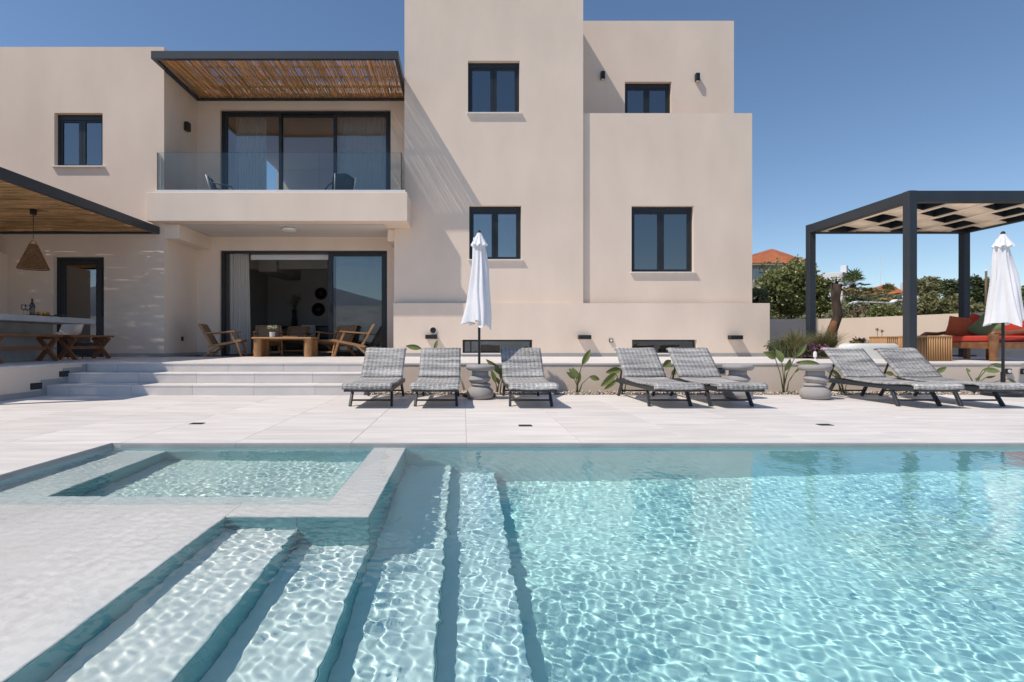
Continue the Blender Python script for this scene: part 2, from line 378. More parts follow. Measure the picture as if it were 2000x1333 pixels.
# --- deck with separate tiles
TS = .93
deck = MB()
deck.box(-14, 14, PYF, 7.86, -.046, -.005).box(-14, PXL, -3, PYF, -.046, -.005).box(PXR, 14, -3, PYF, -.046, -.005).box(PXL, PXR, -3, PYN, -.046, -.005)
DECK = struct(deck.build('deck', 'grout'))
struct(MB().box(-14, 14, -8, -2.99, -.3, -.004).box(-14, 14, -2.99, PYN - TS - .003, -.009, -.004).build('bounce_paving', 'tile'))  # unseen bright slab behind the camera, added to bounce light onto the facade
tile_me = None
def tile(x0, x1, y0, y1):
    global tile_me
    o = MB()
    if abs(x1 - x0 - TS) < 1e-4 and abs(y1 - y0 - TS) < 1e-4:
        if tile_me is None:
            t = MB().box(-TS / 2 + .0016, TS / 2 - .0016, -TS / 2 + .0016, TS / 2 - .0016, -.0048, 0, .0015).build('tile', 'tile', DECK); tile_me = t.data
        else:
            t = bpy.data.objects.new('tile', tile_me); COL.objects.link(t); t.parent = DECK
        t.location = ((x0 + x1) / 2, (y0 + y1) / 2, 0)
    else:
        t = MB().box(-(x1 - x0) / 2 + .0016, (x1 - x0) / 2 - .0016, -(y1 - y0) / 2 + .0016, (y1 - y0) / 2 - .0016, -.0048, 0, .0015).build('tile', 'tile', DECK); t.location = ((x0 + x1) / 2, (y0 + y1) / 2, 0)
for r in range(4):
    for k in range(-10, 14):
        x0 = .025 + k * TS
        if x0 + TS < -6.33 and r > 1: continue
        tile(x0, x0 + TS, PYF + r * TS, PYF + (r + 1) * TS)
for k in range(7):
    for r in range(4): tile(PXL - (k + 1) * TS, PXL - k * TS, PYF - (r + 1) * TS, PYF - r * TS)
for k in range(5):
    for r in range(4): tile(PXR + k * TS, PXR + (k + 1) * TS, PYF - (r + 1) * TS, PYF - r * TS)
for k in range(-4, 9): tile(.025 + k * TS, .025 + (k + 1) * TS, PYN - TS, PYN)

# --- pool shell
POOL = thing('pool', 'turquoise swimming pool with shallow shelf and submerged spa corner', 'pool', (0, 0, 0))
def pbox(name, mat, *b, c=.004):
    return receiver(MB().box(*b, c=c).build(name, mat, POOL))
T1, T2, T3, T4, PF = -.24, -.43, -.62, -.81, -1.02                      # tread levels and floor
XS = [-1.17, -.815, -.465, -.105, .255]
SL = -.068                                                             # shelf level
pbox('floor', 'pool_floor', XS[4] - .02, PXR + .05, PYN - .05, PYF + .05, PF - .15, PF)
pbox('shelf', 'pool_shelf', PXL - .05, XS[0], PYN - .05, 2.70, -1.3, SL)
pbox('shelf', 'pool_shelf', XS[0] + .001, XS[2], 2.515, 2.70, -1.3, SL)
pbox('spa_wall', 'pool_shelf', -.72, XS[2], 2.702, PYF + .05, -1.3, SL)
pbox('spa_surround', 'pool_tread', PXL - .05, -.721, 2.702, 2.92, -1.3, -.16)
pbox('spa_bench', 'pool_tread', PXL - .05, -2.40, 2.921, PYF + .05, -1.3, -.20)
pbox('spa_floor', 'spa_floor', -2.399, -.721, 2.921, PYF + .05, -1.3, -.52)
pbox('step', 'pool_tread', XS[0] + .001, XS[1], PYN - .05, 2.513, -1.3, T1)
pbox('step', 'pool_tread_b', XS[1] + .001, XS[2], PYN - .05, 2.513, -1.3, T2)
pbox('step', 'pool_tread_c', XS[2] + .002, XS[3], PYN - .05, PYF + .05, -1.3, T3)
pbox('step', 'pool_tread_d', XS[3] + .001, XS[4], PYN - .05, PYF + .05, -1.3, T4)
pbox('wall', 'pool_wall', PXL - .05, PXR + .05, PYF, PYF + .12, -1.4, -.047, c=0)
pbox('wall', 'pool_wall', PXL - .12, PXL, PYN - .1, PYF, -1.4, -.047, c=0)
pbox('wall', 'pool_wall', PXR, PXR + .12, PYN - .1, PYF, -1.4, -.047, c=0)
pbox('wall', 'pool_wall', PXL - .05, PXR + .05, PYN - .12, PYN, -1.4, -.047, c=0)
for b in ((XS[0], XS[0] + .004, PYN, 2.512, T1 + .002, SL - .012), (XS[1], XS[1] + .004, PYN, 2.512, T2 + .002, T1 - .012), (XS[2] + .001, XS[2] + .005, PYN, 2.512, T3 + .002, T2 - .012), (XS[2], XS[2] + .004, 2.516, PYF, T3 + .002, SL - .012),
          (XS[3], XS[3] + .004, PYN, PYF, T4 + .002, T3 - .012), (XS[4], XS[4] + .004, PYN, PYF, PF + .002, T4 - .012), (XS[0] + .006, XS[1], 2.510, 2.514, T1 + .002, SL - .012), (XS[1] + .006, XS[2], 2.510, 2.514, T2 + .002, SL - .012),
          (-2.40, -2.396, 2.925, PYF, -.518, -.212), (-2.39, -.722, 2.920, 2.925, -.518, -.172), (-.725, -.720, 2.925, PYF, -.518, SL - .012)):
    pbox('riser_shade', 'pool_riser_shade', *b, c=0)  # thin dark strips that paint shade and water tint onto the vertical faces
for k in range(-4, 9):                                                  # waterline band tiles
    x0, x1 = max(.025 + k * TS, PXL), min(.025 + (k + 1) * TS, PXR)
    if x1 - x0 > .1: receiver(MB().box(x0 + .0015, x1 - .0015, PYF - .003, PYF + .02, -.046, -.011, .001).build('coping_tile', 'coping_tile', POOL))
for k in range(4):
    receiver(MB().box(PXL - .02, PXL + .003, PYF - (k + 1) * .93 + .0015, PYF - k * .93 - .005, -.046, -.011, .001).build('coping_tile', 'coping_tile', POOL))
# --- water: real ripples, so light is focused on the floor by refraction
def water():
    step = .0075; nx, ny = int((PXR - PXL) / step), int((PYF - PYN) / step)
    X, Y = np.meshgrid(np.linspace(PXL + .004, PXR - .001, nx), np.linspace(PYN + .001, PYF - .004, ny))
    rg = np.random.default_rng(11); Z = np.zeros_like(X)
    wx = .05 * np.sin(1.7 * X + .9 * Y) ; wy = .05 * np.sin(1.3 * Y - 1.1 * X + 1)
    for k in range(64):
        lam = rg.uniform(.032, .092) if k < 52 else rg.uniform(.14, .5); a = rg.normal(.5, 1.0); amp = .00095 * lam * rg.uniform(.4, 1.2)
        Z += amp * np.sin(2 * np.pi / lam * ((X + wx) * np.cos(a) + (Y + wy) * np.sin(a)) + rg.uniform(0, 6.28))
    calm = 1 + .9 / (1 + np.exp((X - XS[0] + .1) * 30)) / (1 + np.exp((Y - 2.6) * 30)); Z = Z * np.maximum(calm, 1 + .5 / (1 + np.exp((X - XS[2]) * 30)) / (1 + np.exp((Y - 2.45) * 30))) * (1 - .40 / (1 + np.exp((.2 - X) * 12))) + WZ
    patch = 1 + .32 * np.sin(2.1 * X + 1.3 * Y + .5) * np.sin(1.7 * Y - 1.1 * X + 2) + .2 * np.sin(4.3 * X - 2.9 * Y); Z = (Z - WZ) * patch + WZ      # gusts: livelier and calmer patches
    idx = np.arange(nx * ny).reshape(ny, nx)
    Fq = np.stack([idx[:-1, :-1], idx[:-1, 1:], idx[1:, 1:], idx[1:, :-1]], -1).reshape(-1, 4)
    o = fastmesh('water', np.stack([X, Y, Z], -1).reshape(-1, 3), Fq, 'water', smooth=True); struct(o)
    o.cycles.is_caustics_caster = True
water()

# --- terrace, steps, retaining wall
SX0, SX1 = -6.33, -1.51
Y1, Y2, Y3, YW = 7.77, 8.19, 8.60, 8.32
TER = struct(MB().box(-14, 14, 8.62, 16, -.3, TZ - .03).box(-14, SX0 - .03, 5.62, 8.62, -.3, TZ - .03).box(SX1 + .02, 14, YW + .02, 8.62, -.3, TZ - .03).build('terrace', 'plaster'))
fl = MB().box(SX0, SX1, Y3 - .012, 11.9, TZ - .03, TZ, .003).box(-14, SX0, 5.6, 11.9, TZ - .03, TZ, .003).box(SX1, 14, YW - .012, 11.9, TZ - .03, TZ, .003)
fl.build('terrace_floor', 'tile', TER)
RW = tag(MB().box(SX1, 14, YW, YW + .12, -.3, TZ - .03, .006).build('retaining_wall', 'plaster'), 'low beige rendered retaining wall behind the loungers and pebble strip', 'wall')
MB().box(SX0 - .15, SX0 + .0, 5.6, Y3, -.3, TZ - .03, .005).build('terrace_wall', 'plaster', TER)
STEPS = struct(MB().box(SX0, SX1, Y1 + .02, 8.7, -.3, .13).box(SX0, SX1, Y2 + .02, 8.7, .13, .288).box(SX0, SX1, Y3 + .02, 8.7, .288, TZ - .03).build('steps', 'grout'))
hs = [(Y1, 0, .156, Y2), (Y2, .156, .312, Y3), (Y3, .312, TZ - .03, None)]
for i, (y, z0, z1, yb) in enumerate(hs):
    cuts = [SX0 + .003] + [SX0 + q for q in ((.36, 1.29, 2.22, 3.15, 4.08), (.2, 1.13, 2.06, 2.99, 3.92), (.52, 1.45, 2.38, 3.31, 4.24))[i]] + [SX1]
    for a, b in zip(cuts, cuts[1:]):
        MB().box(a + .0015, b - .0015, y, y + .02, z0 + .001, z1 - (.0 if yb is None else .021), .0015).build('riser_tile', 'step_tile', STEPS)
        if yb: MB().box(a + .0015, b - .0015, y - .006, yb - .002, z1 - .02, z1, .0025).build('tread_tile', 'tile', STEPS)
# stepped grey skirting on the side wall
sk = MB(); xs0, xs1 = SX0, SX0 + .012
sk.box(xs0, xs1, 5.6, Y1 - .1, 0, .085).box(xs0, xs1, Y1 - .1, Y2 - .1, 0, .24).box(xs0, xs1, Y2 - .1, Y3 - .1, 0, .395).box(xs0, xs1, Y3 - .1, Y3 - .013, 0, TZ - .032)
sk.build('skirting', 'skirting', TER)
# garden bed and white boundary wall
struct(MB().box(7.15, 14, 11.9, 15.3, .2, .50).build('garden_bed', 'soil'))
struct(MB().box(7.15, 9.6, 10.35, 11.9, TZ, .50, .01).build('planting_strip', 'soil'))
def poly_wall(name, pts, z0, z1, th, mat, label):
    G = []
    m = MB(); n = len(pts); A = []; B = []
    for i, p in enumerate(pts):
        p = Vector((*p, 0)); t = (Vector((*pts[min(i + 1, n - 1)], 0)) - Vector((*pts[max(i - 1, 0)], 0))).normalized(); nn = Vector((-t.y, t.x, 0)) * th / 2
        A.append(p + nn); B.append(p - nn)
    vs = [q + Vector((0, 0, z)) for q in A + B for z in (z0, z1)]; fs = []
    for i in range(n - 1):
        a, b, c, d = 2 * i, 2 * i + 2, 2 * (n + i), 2 * (n + i + 1)
        fs += [(a, a + 1, b + 1, b), (c, d, d + 1, c + 1), (a + 1, c + 1, d + 1, b + 1), (a, b, d, c)]
    e = 2 * (n - 1); fs += [(0, 2 * n, 2 * n + 1, 1), (e, e + 1, 2 * n + e + 1, 2 * n + e)]
    m.add(vs, fs); return tag(m.build(name, mat, smooth=30), label, 'wall')
wp = [(5.6, 15.4), (9.6, 15.4)] + [(9.6 + 1.75 * math.sin(a), 13.65 + 1.75 * math.cos(a)) for a in np.linspace(.2, 1.2, 7)] + [(11.85, 12.4), (12.75, 10.0), (13.6, 7.5)]
poly_wall('garden_wall', wp, .3, 1.49, .2, 'plaster', 'curved cream garden wall behind the planting bed and right pergola')
# pebbles along the wall foot
struct(MB().box(SX1 + .02, 14, 7.862, YW, -.3, -.03).build('pebble_bed', 'soil'))
def pebbles():
    rg = np.random.default_rng(2); n = 4200
    c = np.stack([rg.uniform(SX1 + .05, 9.5, n), rg.uniform(7.875, YW - .01, n), rg.uniform(-.02, .018, n)], -1)
    o = np.array([(1, 0, 0), (-1, 0, 0), (0, 1, 0), (0, -1, 0), (0, 0, 1), (0, 0, -1)], float)
    fs = np.array([(0, 2, 4), (2, 1, 4), (1, 3, 4), (3, 0, 4), (2, 0, 5), (1, 2, 5), (3, 1, 5), (0, 3, 5)])
    s = rg.uniform(.008, .024, (n, 1, 1)) * rg.uniform(.6, 1.3, (n, 1, 3)); a = rg.uniform(0, 6.28, n); ca, sa = np.cos(a)[:, None], np.sin(a)[:, None]
    v = o[None] * s; v = np.stack([v[..., 0] * ca - v[..., 1] * sa, v[..., 0] * sa + v[..., 1] * ca, v[..., 2] * .8], -1) + c[:, None]
    stuff(fastmesh('pebbles', v.reshape(-1, 3), (fs[None] + np.arange(n)[:, None, None] * 6).reshape(-1, 3), 'pebble', smooth=True))
pebbles()
bpy.data.objects['pebbles']['label'] = 'cream and brown pebbles in the strip along the low beige wall'; bpy.data.objects['pebbles']['category'] = 'pebbles'

# ================================================================== VILLA
DL, DR, DT, DP, DW, DU = 11.47, 12.9, 12.0, 11.86, 12.09, 13.4          # left wing, recess, tower, plinth, right wing, upper wing
VILLA = thing('villa', 'large beige rendered two storey villa with flat roofs and dark windows', 'house', (0, 12, 0))
def wall_panel(m, x0, x1, z0, z1, y0, y1, holes=()):
    xs = sorted({x0, x1, *[q for h in holes for q in h[:2]]}); zs = sorted({z0, z1, *[q for h in holes for q in h[2:]]})
    def solid(i, k):
        if i < 0 or k < 0 or i >= len(xs) - 1 or k >= len(zs) - 1: return False
        cx, cz = (xs[i] + xs[i + 1]) / 2, (zs[k] + zs[k + 1]) / 2
        return not any(h[0] < cx < h[1] and h[2] < cz < h[3] for h in holes)
    for i in range(len(xs) - 1):
        for k in range(len(zs) - 1):
            if not solid(i, k): continue
            a, b, c, d = xs[i], xs[i + 1], zs[k], zs[k + 1]
            m.add([(a, y0, c), (b, y0, c), (b, y0, d), (a, y0, d)], [(0, 1, 2, 3)]); m.add([(a, y1, c), (b, y1, c), (b, y1, d), (a, y1, d)], [(3, 2, 1, 0)])
            if not solid(i - 1, k): m.add([(a, y0, c), (a, y0, d), (a, y1, d), (a, y1, c)], [(0, 1, 2, 3)])
            if not solid(i + 1, k): m.add([(b, y0, c), (b, y0, d), (b, y1, d), (b, y1, c)], [(3, 2, 1, 0)])
            if not solid(i, k - 1): m.add([(a, y0, c), (b, y0, c), (b, y1, c), (a, y1, c)], [(3, 2, 1, 0)])
            if not solid(i, k + 1): m.add([(a, y0, d), (b, y0, d), (b, y1, d), (a, y1, d)], [(0, 1, 2, 3)])
    return m
def vpart(m, name, mat='plaster', parent=None, smooth=False):
    o = m.build(name, mat, None, smooth)
    p = parent or VILLA
    o.parent = p
    me = o.data; L = wloc(p); me.transform(Matrix.Translation(-L)); return o
def px_rect(x0, x1, y0, y1, d): return (PX(x0, d), PX(x1, d), PZ(y1, d), PZ(y0, d))
wA = px_rect(106, 200.5, 221, 325, DL)                                  # left wing upper window
dA = (PX(104, DL), PX(203, DL), TZ, PZ(502, DL))                        # left wing door
wB = px_rect(914, 1015, 119, 221, DT); wC = px_rect(916.5, 1018, 402, 507, DT)
wD = px_rect(1233.5, 1355, 402.5, 531.5, DW); wE = (PX(1220.5, DU), PX(1311.5, DU), PZ(245, DU), PZ(160, DU))
bA = px_rect(903.5, 1040, 664, 690, DP); bB = px_rect(1234.5, 1361, 664, 690, DP)
gD = (PX(429, DR), PX(756, DR), TZ, PZ(489.5, DR)); uD = (PX(429.5, DR), PX(763, DR), 3.80, PZ(214.5, DR))
XL = PX(320.5, DL); XT = PX(790, DT); XTG = PX(770, DT); XTR = PX(1139, DT); XRW = PX(1469, DW); XUW = PX(1433.5, DU)
ZL, ZTOW, ZRW, ZUW = PZ(92, DL), 9.42, PZ(221.5, DW), PZ(41, DU)
lw = MB(); wall_panel(lw, -15, XL, TZ, ZL, DL, DL + .3, [wA, dA])
lw.box(XL - .3, XL, DL + .3, 17.3, TZ, ZL - .001).box(-15, -14.7, DL + .3, 17.3, TZ, ZL - .001).box(-14.7, XL - .3, 17, 17.3, TZ, ZL - .001).box(-14.7, XL - .3, DL + .3, 17, ZL - .35, ZL - .12).box(-14.7, XL - .3, DL + .3, 17, 3.4, 3.7)
vpart(lw, 'wall')
rc = MB(); wall_panel(rc, XL, XT + .4, TZ, 7.35, DR, DR + .28, [gD, uD]); rc.box(XL, XT + .4, 18.4, 18.6, TZ, 7.3).box(XL, XT + .4, DR + .28, 18.4, 7.0, 7.25).box(XL, XT + .4, DR + .28, 18.4, 3.45, 3.75)
vpart(rc, 'wall')
tw = MB(); wall_panel(tw, XT, XTR, 3.4, ZTOW, DT, DT + .3, [wB, wC] if wC[2] > 3.4 else [wB, (wC[0], wC[1], 3.4, wC[3])])
wall_panel(tw, XTG, XTR, TZ, 3.4, DT, DT + .3, [(wC[0], wC[1], wC[2], 3.4)] if wC[2] < 3.4 < wC[3] else [])
tw.box(XTG, XTG + .3, DT + .3, DR + .0, TZ, 3.4).box(XT, XT + .3, DT + .3, 17, 3.4, ZTOW - .001).box(XTR - .3, XTR, DT + .3, 17, TZ, ZTOW - .001).box(XT + .3, XTR - .3, 16.7, 17, TZ, ZTOW - .001).box(XT + .3, XTR - .3, DT + .3, 16.7, ZTOW - .4, ZTOW - .15).box(XT + .3, XTR - .3, DT + .3, 16.7, 3.9, 4.1)
tw.box(XTG, XT - .001, DT, DR - .001, 3.4, 3.464)
vpart(tw, 'tower_wall')
rw = MB(); wall_panel(rw, XTR, XRW, TZ, ZRW, DW, DW + .28, [wD])
rw.box(XRW - .28, XRW, DW + .28, DU, TZ, ZRW - .001).box(XTR, XRW - .28, DW + .28, DU + .1, 5.2, 5.4)
rw.box(XTR, XUW, 17, 17.3, TZ, 5.2).box(XUW - .28, XUW, DU, 17, TZ, 5.2)
vpart(rw, 'parapet_wall')
uw = MB(); wall_panel(uw, XTR, XUW, 5.4, ZUW, DU, DU + .28, [wE])
uw.box(XUW - .28, XUW, DU + .28, 17.3, 5.4, ZUW - .001).box(XTR, XUW - .28, 17, 17.3, 5.4, ZUW - .001).box(XTR, XUW - .28, DU + .28, 17, ZUW - .4, ZUW - .15)
vpart(uw, 'wall')
pl = MB(); PL0, PL1 = PX(768.5, DP), PX(1503.5, DP); wall_panel(pl, PL0, PL1, TZ, PZ(592.5, DP), DP, DT - .002, [bA, bB])
pl.box(XRW, PL1, DT - .002, 14.5, TZ, PZ(592.5, DP) - .002)
vpart(pl, 'plinth_wall')
# grey skirting strips along the foot of the walls
for q in ((PL0, PL1 + .012, DP - .012, DP - .001), (PX(203, DL) + .02, XL, DL - .012, DL - .001), (XL + .001, XL + .012, DL, DR - .013), (XL + .013, gD[0] - .02, DR - .012, DR - .001)): vpart(MB().box(*q, TZ, TZ + .082), 'skirting', 'skirting')
# ground floor brackets under the balcony
vpart(MB().box(XL - .0, XL + .33, DL + .02, DR - .001, 3.13, 3.455, .006), 'bracket')
vpart(MB().box(XTG - .16, XTG - .001, DT + .02, DR - .001, 3.18, 3.455, .006), 'bracket')
vpart(MB().box(-12.5, -10.2, 9.2, DL - .001, TZ, 2.77, .006), 'wing_wall')

def ring(m, x0, x1, z0, z1, y0, y1, l, r, b, t, c=.004):
    m.box(x0, x0 + l, y0, y1, z0, z1, c); m.box(x1 - r, x1, y0, y1, z0, z1, c)
    m.box(x0 + l, x1 - r, y0 + .0015, y1 - .0015, z1 - t, z1, c); m.box(x0 + l, x1 - r, y0 + .0015, y1 - .0015, z0, z0 + b, c); return m
def window(rect, yf, recess=.1, sill=True, blind=.05, curtain=None, cover=1.0):
    x0, x1, z0, z1 = rect; y = yf + recess; W = x1 - x0
    fr = vpart(ring(MB(), x0, x1, z0, z1, y, y + .09, .055, .055, .035, .12), 'window', 'frame_dark')
    xm = (x0 + x1) / 2; a0, a1, b0, b1 = x0 + .056, x1 - .056, z0 + .036, z1 - .121
    for u, v, li, ri in ((a0, xm - .001, .05, .075), (xm + .001, a1, .075, .05)):
        sh = MB(); ring(sh, u, v, b0, b1, y + .012, y + .07, li, ri, .04, .045); vpart(sh, 'sash', 'frame_dark', fr)
        vpart(MB().box(u + li, v - ri, y + .035, y + .047, b0 + .04, b1 - .045), 'pane', 'window_glass', fr)
    if sill: vpart(MB().box(x0 - .03, x1 + .05, yf - .055, y - .001, z0 - .035, z0 - .003, .004), 'sill', 'white_coping', fr)
    if blind: vpart(MB().box(x0 + .03, x1 - .03, y + .10, y + .115, z1 - .12 - blind * (z1 - z0) - .05, z1 - .02), 'blind', 'blind', fr)
    if sill: vpart(MB().box(x0 + .03, x1 - .03, y + .24, y + .245, z0 - .02, z1 - .02), 'pane_backing', 'pane_lift', fr)  # sheet added behind the glass to lift the tone of the panes
    if curtain:
        cm = MB(); G = []
        ca, cb = x0 + W * curtain[0], x0 + W * curtain[1]
        for k in range(25): xx = ca + (cb - ca) * k / 24; yy = y + .145 + .02 * math.sin(k * 1.7); G.append([(xx, yy, z0 - .1), (xx, yy, z1)])
        cm.grid(G); vpart(cm, 'curtain', 'curtain', fr, True)
    return fr
window(wA, DL, curtain=None, blind=.02)
window(wB, DT, curtain=(.86, 1.0)); window(wC, DT, curtain=(.84, 1.0)); window(wD, DW, curtain=(.9, 1.02)); window(wE, DU, curtain=(.78, 1.0), sill=False)
for rect in (bA, bB):                                                   # low basement windows
    x0, x1, z0, z1 = rect
    fr = vpart(ring(MB(), x0, x1, z0, z1, DP + .11, DP + .135, .05, .05, .03, .04), 'window', 'frame_dark')
    vpart(MB().box(x0 + .05, x1 - .05, DP + .118, DP + .126, z0 + .03, z1 - .04), 'pane', 'window_glass', fr)
    vpart(MB().box(x0 - .03, x1 + .03, DP - .03, DP + .108, z0 - .03, z0 - .002, .003), 'sill', 'white_coping', fr)
# ground sliding door
x0, x1, z0, z1 = gD; y = DR + .08
fr = vpart(ring(MB(), x0, x1, z0, z1, y, y + .14, .07, .05, .025, .05), 'sliding_door', 'frame_dark')
def sash(fr, a, b, y, z0, z1, st=.1, pane=True):
    vpart(ring(MB(), a, b, z0 + .026, z1 - .051, y, y + .05, st, st * .85, .09, .075), 'sash', 'frame_dark', fr)
    vpart(MB().box(a + st, b - st * .85, y + .02, y + .03, z0 + .116, z1 - .126), 'pane', 'door_glass', fr)
sash(fr, PX(639, DR), x1 - .051, y + .02, z0, z1, .12); sash(fr, PX(644, DR), x1 - .052, y + .08, z0, z1, .11)
vpart(MB().box(PX(643, DR), PX(643, DR) + .03, y - .012, y + .019, 1.55, 1.78, .004), 'handle', 'black_metal', fr)
def curtain(fr, a, b, y, z0, z1, n=60, amp=.035, waves=9, taper=0):
    m = MB(); G = []
    for k in range(n + 1):
        t = k / n; ph = t * waves * 2 * math.pi; col = []
        for q in range(5):
            u = q / 4; xx = a + (b - a) * t + (taper * t * (1 - u)); col.append((xx, y + amp * math.sin(ph + .6 * math.sin(ph * .37)) * (.6 + .4 * u), z1 + (z0 - z1) * u))
        G.append(col)
    m.grid(G); return vpart(m, 'curtain', 'curtain', fr, True)
curtain(fr, PX(436, DR), PX(479, DR), DR + .36, TZ + .02, z1 - .02, waves=8, taper=-.06)
vpart(MB().box(PX(481, DR), PX(638, DR), DR + .285, DR + .30, z1 - .19, z1 - .06), 'pelmet', 'lamp_white', fr)
# balcony door
x0, x1, z0, z1 = uD
f2 = vpart(ring(MB(), x0, x1, z0, z1, y, y + .14, .06, .06, .03, .06), 'sliding_door', 'frame_dark')
for a, b, q in ((x0 + .061, PX(547, DR), .02), (PX(541, DR), PX(655, DR), .08), (PX(649, DR), x1 - .061, .02)): sash(f2, a, b, y + q, z0, z1, .085)
curtain(f2, PX(446, DR), PX(508, DR), DR + .42, z0, z1, waves=11, amp=.03); curtain(f2, PX(655, DR), PX(760, DR), DR + .42, z0, z1, waves=18, amp=.03)
# left wing glazed door
x0, x1, z0, z1 = dA; yd = DL + .1
f3 = vpart(ring(MB(), x0, x1, z0, z1, yd, yd + .09, .07, .2, .03, .07), 'door', 'frame_dark')
vpart(ring(MB(), x0 + .071, x1 - .201, z0 + .031, z1 - .071, yd + .012, yd + .07, .11, .06, .3, .09), 'sash', 'frame_dark', f3)
vpart(MB().box(x0 + .181, x1 - .261, yd + .035, yd + .045, z0 + .331, z1 - .161), 'pane', 'window_glass', f3)
vpart(MB().bar((x1 - .1, yd - .05, z0 + .9), (x1 - .1, yd - .05, z1 - .25), .03, .03, .006), 'handle', 'frame_dark', f3)

# balcony: slab with parapet, white coping, glass panels
DB = 11.24; BX0, BX1 = PX(285.5, DB), PX(795.5, DB); BZ0, BZ1 = PZ(432, DB), PZ(376, DB)
bal = MB().box(BX0, BX1, DB, DB + .3, BZ0, BZ1, .006).box(BX0, XL - .0, DB + .3, DL - .001, BZ0, BZ1 - .001).box(XL + .001, XT - .001, DB + .3, DR - .001, BZ0 + .002, 3.75).box(XT - .0, BX1, DB + .3, DT - .001, BZ0, BZ1 - .001)
balc = vpart(bal, 'balcony', 'plaster')
vpart(MB().box(PX(301, DB), PX(791.5, DB), DB + .03, DB + .27, BZ1 + .001, PZ(370.5, DB), .004), 'coping', 'white_coping', balc)
GZ0, GZ1 = PZ(371, DB) + .002, PZ(298, DB + .1)
gx = [PX(306, DB + .1), PX(464, DB + .1), PX(623.5, DB + .1), PX(784.5, DB + .1)]
for a, b in zip(gx, gx[1:]): vpart(MB().box(a + .004, b - .004, DB + .1, DB + .116, GZ0, GZ1, .002), 'glass_panel', 'rail_glass', balc)
vpart(MB().box(gx[0], gx[0] + .016, DB + .12, DL - .004, GZ0, GZ1, .002), 'glass_panel', 'rail_glass', balc)
vpart(MB().box(gx[3] - .02, gx[3] - .004, DB + .12, DT - .004, GZ0, GZ1, .002), 'glass_panel', 'rail_glass', balc)
# the plaster ceiling below the balcony slab is a shade lighter
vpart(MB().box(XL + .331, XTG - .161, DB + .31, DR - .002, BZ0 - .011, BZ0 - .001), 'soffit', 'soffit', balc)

# interior: floor, room walls (dark), furnishing seen through the open door
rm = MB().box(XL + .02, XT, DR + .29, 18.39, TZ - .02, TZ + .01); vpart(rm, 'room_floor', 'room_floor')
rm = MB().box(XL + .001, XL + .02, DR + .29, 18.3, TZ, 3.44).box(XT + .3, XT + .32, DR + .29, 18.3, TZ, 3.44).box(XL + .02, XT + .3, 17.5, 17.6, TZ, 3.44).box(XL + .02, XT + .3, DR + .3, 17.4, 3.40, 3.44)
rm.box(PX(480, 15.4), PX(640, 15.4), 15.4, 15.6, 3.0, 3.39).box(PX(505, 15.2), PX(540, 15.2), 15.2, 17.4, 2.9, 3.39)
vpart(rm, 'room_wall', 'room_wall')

# ================================================================== fittings on the villa
def wall_lamp(x, y, d, wd, ht, dp, label, group='black box wall lamps on the villa'):
    p = P(x, y, d); m = MB().box(-wd / 2, wd / 2, -dp, -.012, -ht / 2, ht / 2, .004)
    t = thing('wall_lamp', label, 'wall lamp', p, 0, group); m.build('housing', 'black_metal', t)
    MB().box(-wd * .35, wd * .35, -.013, 0, -ht * .35, ht * .35).build('back_plate', 'anthracite', t)
    MB().box(-wd * .36, wd * .36, -dp + .01, -.02, -ht / 2 - .004, -ht / 2 + .001).build('lens', 'lamp_white', t); return t
wall_lamp(1176, 150.5, DU, .10, .20, .11, 'small black wall lamp in tower shadow left of the top-floor window')
wall_lamp(1360, 154, DU, .10, .20, .11, 'small black wall lamp right of the top-floor window with long shadow')
wall_lamp(843, 658.5, DP, .27, .095, .16, 'flat black wall lamp below the round vent hole on the plinth')
wall_lamp(1140, 659, DP, .28, .095, .16, 'flat black wall lamp on the plinth between the two basement windows')
wall_lamp(1432.5, 659.5, DP, .28, .095, .16, 'flat black wall lamp near the right end of the plinth')
t = thing('wall_lamp', 'small black wall lamp on the balcony side wall under the reed roof', 'wall lamp', (XL, 12.33, PZ(248, 12.33)), 0, 'black box wall lamps on the villa')
MB().box(.012, .11, -.07, .07, -.1, .1, .004).build('housing', 'black_metal', t); MB().box(0, .013, -.04, .04, -.06, .06).build('back_plate', 'anthracite', t)
v = P(846, 645.5, DP)
t = thing('vent_pipe', 'round black vent opening in the plinth above a lamp', 'vent', v)
MB().lathe([(.085, 0), (.085, -.018), (.07, -.018), (.07, -.004)], 28, M=Matrix.Rotation(R(-90), 4, 'X')).build('collar', 'plaster', t, 40)
MB().lathe([(.068, .0), (.068, -.006)], 28, M=Matrix.Rotation(R(-90), 4, 'X')).build('opening', 'black_metal', t)
def socket(x, y, d, label, s=.085, group='square outdoor sockets', round_=True):
    t = thing('outdoor_socket', label, 'socket', P(x, y, d), 0, group)
    MB().box(-s / 2, s / 2, -.04, 0, -s / 2, s / 2, .006).build('housing', 'black_metal', t)
    if round_: MB().lathe([(.03, 0), (.028, .006)], 16, M=Matrix.Translation((0, -.04, 0)) @ Matrix.Rotation(R(90), 4, 'X')).build('cover', 'lamp_white', t)
socket(1193, 665.5, DP, 'small black socket with pale round cover beside the right basement window')
socket(1967, 725.5, YW, 'black socket with pale round cover on the low wall right of the umbrella')
socket(1997, 726, YW, 'black socket at the right picture edge on the low wall')
